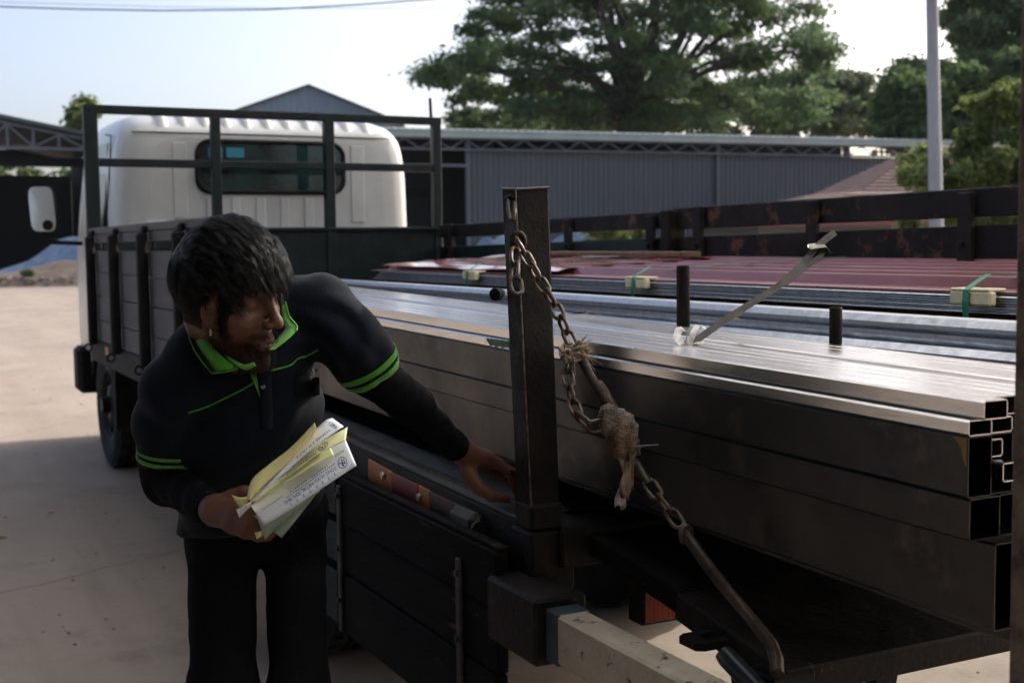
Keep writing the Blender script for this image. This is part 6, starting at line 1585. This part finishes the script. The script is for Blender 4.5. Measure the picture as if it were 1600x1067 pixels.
# beard, moustache and eyebrows
fi = g.choice(len(hv), 26000); FB = hv[fi] + g.normal(size=(len(fi), 3)) * .0012; wb = np.where(scalp[fi], 0, beard[fi]); FB = FB[g.random(len(fi)) < wb * .85]
FB = project(FB, head, 2); isb = FB[:, 2] > .03
def combf(P): return np.stack([.25 + 0 * P[:, 0], .6 * np.sign(P[:, 1]) * (P[:, 2] > .03), np.where(P[:, 2] > .03, -.1, -1)], 1)
add_hair('beard', strands(FB, None, combf, np.where(isb, .008, .0075), 5, np.full(len(FB), .8), np.full(len(FB), .1), 6, head, 60, .1), .00015, M['beard'], person)

# ================================================================== PAPERS IN THE RIGHT HAND
M['white_paper'] = mat('white_bill_paper', (0.80, 0.81, 0.83), .7, 0, (0.74, 0.75, 0.78), 12, bump=.12, bscale=30)
M['yellow_paper'] = mat('yellow_copy_paper', (0.80, 0.71, 0.30), .7, 0, (0.72, 0.63, 0.25), 14, bump=.15, bscale=30)
M['pale_yellow_paper'] = mat('pale_yellow_copy_paper', (0.78, 0.76, 0.44), .7, 0, (0.68, 0.69, 0.38), 14, bump=.15, bscale=30)
M['green_paper'] = mat('pale_green_copy_paper', (0.30, 0.36, 0.28), .7, 0, (0.25, 0.31, 0.23), 12, bump=.12, bscale=30)
M['blue_ink'] = mat('blue_ink', (0.035, 0.055, 0.22), .6); M['black_ink'] = mat('grey_black_ink', (0.05, 0.05, 0.06), .6)
PG = 'delivery papers held in the right hand'
def paper(name, label, a, b, m, da, db, n=8, nv=6, bow=.004, seed=0):
    """sheet between two edges given as pixel paths; da/db depth along each"""
    pa, pb = smooth_path(a, n), smooth_path(b, n); k = 24; q = random.Random(seed); f1, f2 = q.uniform(3, 6), q.uniform(0, 6)
    def pick(p, t): i = t * (len(p) - 1); j = min(int(i), len(p) - 2); return np.array(p[j]) * (1 - i + j) + np.array(p[j + 1]) * (i - j)
    def fn(u, v):
        A, B = pick(pa, u), pick(pb, u); x, y = A * (1 - v) + B * v
        d = np.interp(u, np.linspace(0, 1, len(da)), da) * (1 - v) + np.interp(u, np.linspace(0, 1, len(db)), db) * v
        return at(x, y, d - bow * math.sin(math.pi * v) + .0012 * math.sin(f1 * 3 * u + f2 + 4 * v))
    mb = MB(); mb.grid(fn, k, nv); o = mb.build(name, m); s = o.modifiers.new('s', 'SOLIDIFY'); s.thickness = .0002; s.offset = 0
    tag(o, label, 'paper', PG); return o, fn
paper('paper_sheet', 'pale green copy sheet lowest in the hand, its corner hanging furthest down', [(396, 806), (440, 790), (505, 760)], [(440, 840), (470, 803), (512, 748)], M['green_paper'], [1.972, 1.965, 1.96], [1.950, 1.945, 1.95], seed=1)
paper('paper_sheet', 'pale green copy sheet just behind the big white bill', [(398, 798), (440, 775), (500, 740)], [(414, 843), (445, 812), (500, 768)], M['green_paper'], [1.968, 1.96, 1.955], [1.953, 1.945, 1.945], seed=2)
paper('paper_sheet', 'tiny yellow corner poking out under the fingers', [(398, 832), (412, 828)], [(401, 842), (416, 833)], M['yellow_paper'], [1.957, 1.957], [1.955, 1.955], bow=.001, seed=8)
bill, billf = paper('paper_sheet', 'big white bill with blue round logo at the front of the papers', [(392, 790), (430, 762), (490, 716), (539, 684)], [(412.5, 821), (455, 795), (510, 758), (557, 727)], M['white_paper'], [1.958, 1.965, 1.99, 2.02], [1.915, 1.895, 1.875, 1.87], seed=3)
paper('paper_sheet', 'short yellow sheet lying on the big white bill', [(398, 781), (440, 750), (480, 722), (516.5, 699)], [(399, 786), (446, 756), (482, 732), (522.5, 711)], M['pale_yellow_paper'], [1.936, 1.935, 1.945, 1.965], [1.934, 1.925, 1.925, 1.935], bow=.003, seed=4)
yb_, ybf = paper('paper_sheet', 'yellow sheet with round logo, second from the top of the papers', [(394, 783), (440, 742), (490, 698), (543, 667)], [(399, 785), (446, 748), (494, 712), (540, 688)], M['pale_yellow_paper'], [1.93, 1.945, 1.965, 1.995], [1.926, 1.925, 1.93, 1.94], bow=.006, seed=5)
wb_, wbf = paper('paper_sheet', 'white folded sheet with round logo between the two yellow sheets', [(390, 784), (440, 722), (480, 684), (507, 658), (519, 653)], [(396, 783), (446, 738), (490, 699), (525, 674), (537, 666)], M['white_paper'], [1.928, 1.955, 1.985, 2.01, 2.02], [1.922, 1.925, 1.935, 1.95, 1.965], bow=.006, seed=6)
paper('paper_sheet', 'curled yellow sheet on top of the papers with its pointed tip up', [(386, 776), (394, 748), (422, 724), (453, 700), (488, 664), (490.5, 661)], [(391, 782), (404, 766), (440, 732), (468, 702), (492, 672), (494, 668)], M['yellow_paper'], [1.93, 1.965, 1.99, 2.00, 2.02, 2.02], [1.92, 1.92, 1.93, 1.94, 1.96, 1.97], bow=.009, seed=7)
paper('paper_sheet', 'folded yellow corner at the lower left of the papers over the hand', [(362, 773), (375, 777), (388, 775), (396, 770)], [(374, 792), (380, 789), (389, 781), (397, 776)], M['yellow_paper'], [1.955, 1.945, 1.935, 1.93], [1.95, 1.94, 1.93, 1.926], bow=.002, seed=9)
paper('paper_sheet', 'small white corner under the folded yellow corner on the hand', [(369, 796), (380, 790), (393, 782)], [(374, 809), (383, 799), (394, 790)], M['white_paper'], [1.948, 1.942, 1.935], [1.946, 1.94, 1.934], bow=.001, seed=10)
# print on the papers: flat ink just above the sheet
def ink(fn, tris, name, m, par, off=.0009):
    """tris: list of polygons in sheet coordinates (u along, v across)"""
    mb = MB()
    for poly in tris:
        V = [fn(u, v) for u, v in poly]; V = [p + camv(p) * off for p in V]; mb.add(V, [tuple(range(len(V)))])
    o = _ob(mb, name, m); o.parent = par; return o
def text_mesh(body_, size=1.0):
    cu = bpy.data.curves.new('t', 'FONT'); cu.body = body_; cu.size = size; cu.resolution_u = 2
    o = bpy.data.objects.new('t', cu); COL.objects.link(o); dg = bpy.context.evaluated_depsgraph_get(); dg.update()
    me = o.evaluated_get(dg).to_mesh(); V = [v.co[:2] for v in me.vertices]; F = [tuple(p.vertices) for p in me.polygons]; V = [tuple(v) for v in V]
    bpy.data.objects.remove(o); bpy.data.curves.remove(cu); return V, F
def put_text(fn, s_, u0, v0, du, dv, asp, name, m, par, off=.0009):
    """writes s_ on a sheet from (u0, v0); du = sheet length per text width unit (sign gives direction), dv likewise across"""
    V, F = text_mesh(s_); w = max(v[0] for v in V); mb = MB()
    P = []
    for a, b in V:
        p = fn(min(.999, max(0, u0 + du * a / w)), min(.999, max(0, v0 + dv * b))); P.append(p + camv(p) * off)
    mb.add(P, F); o = _ob(mb, name, m); o.parent = par; return o
put_text(billf, 'YONG HUAN METAL SDN. BHD.', .80, .615, -.49, .185, 1, 'letterhead', M['blue_ink'], bill)
for k, t_ in enumerate(('(Co. No. 000000)  No. 0, Jalan, Kawasan Perindustrian', 'Tel: 00-000 0000   Fax: 00-000 0000')): pass
for k, (ua, ub) in enumerate(((.80, .36), (.74, .42))):
    rows = []; q = random.Random(k); u = ua
    while u > ub:
        w = q.uniform(.006, .02); rows.append([(u, .535 - k * .085), (u - w, .535 - k * .085), (u - w, .565 - k * .085), (u, .565 - k * .085)]); u -= w + .006
    ink(billf, rows, 'small_print', M['blue_ink'], bill)
cj = []
for k in range(8):
    u = .775 - k * .058
    for (a, b, c, d_) in ((0, 0, .018, .012), (.003, .05, .021, .06), (.008, .0, .011, .09), (.0, .085, .018, .095)): cj.append([(u - a, .80 + b), (u - c, .80 + b), (u - c, .80 + d_), (u - a, .80 + d_)])
ink(billf, cj, 'letterhead_characters', M['blue_ink'], bill)
ink(billf, [[(.34, .40), (.10, .40), (.10, .412), (.34, .412)]], 'rule', M['blue_ink'], bill)
def logo(fn, uc, vc, ru, rv, par, m):
    T = []
    n = 28
    for k in range(n):
        t0, t1 = 2 * math.pi * k / n, 2 * math.pi * (k + 1) / n
        T.append([(uc + ru * math.cos(t0), vc + rv * math.sin(t0)), (uc + ru * math.cos(t1), vc + rv * math.sin(t1)), (uc + .86 * ru * math.cos(t1), vc + .86 * rv * math.sin(t1)), (uc + .86 * ru * math.cos(t0), vc + .86 * rv * math.sin(t0))])
    def bar(x0, y0, x1, y1, w):
        dx, dy = x1 - x0, y1 - y0; L = math.hypot(dx, dy); nx, ny = -dy / L * w, dx / L * w
        T.append([(uc + ru * (x0 + nx), vc + rv * (y0 + ny)), (uc + ru * (x1 + nx), vc + rv * (y1 + ny)), (uc + ru * (x1 - nx), vc + rv * (y1 - ny)), (uc + ru * (x0 - nx), vc + rv * (y0 - ny))])
    bar(-.8, -.25, .0, .1, .10); bar(-.0, -.6, -.05, .75, .12); bar(-.35, .45, .0, .1, .10); bar(.35, -.5, .45, .45, .10); bar(.45, .4, .15, .1, .09)
    ink(fn, T, 'logo', m, par)
logo(billf, .865, .66, .046, .19, bill, M['blue_ink']); logo(wbf, .80, .52, .045, .30, wb_, M['blue_ink']); logo(ybf, .745, .50, .045, .32, yb_, M['black_ink'])
put_text(ybf, 'YONG HUAN METAL', .68, .62, -.40, .26, 1, 'letterhead', M['black_ink'], yb_)
put_text(wbf, 'YONG HUAN', .72, .60, -.36, .24, 1, 'letterhead', M['black_ink'], wb_)
put_text(billf, 'INVOICE', .925, .30, -.10, .12, 1, 'heading', M['blue_ink'], bill)
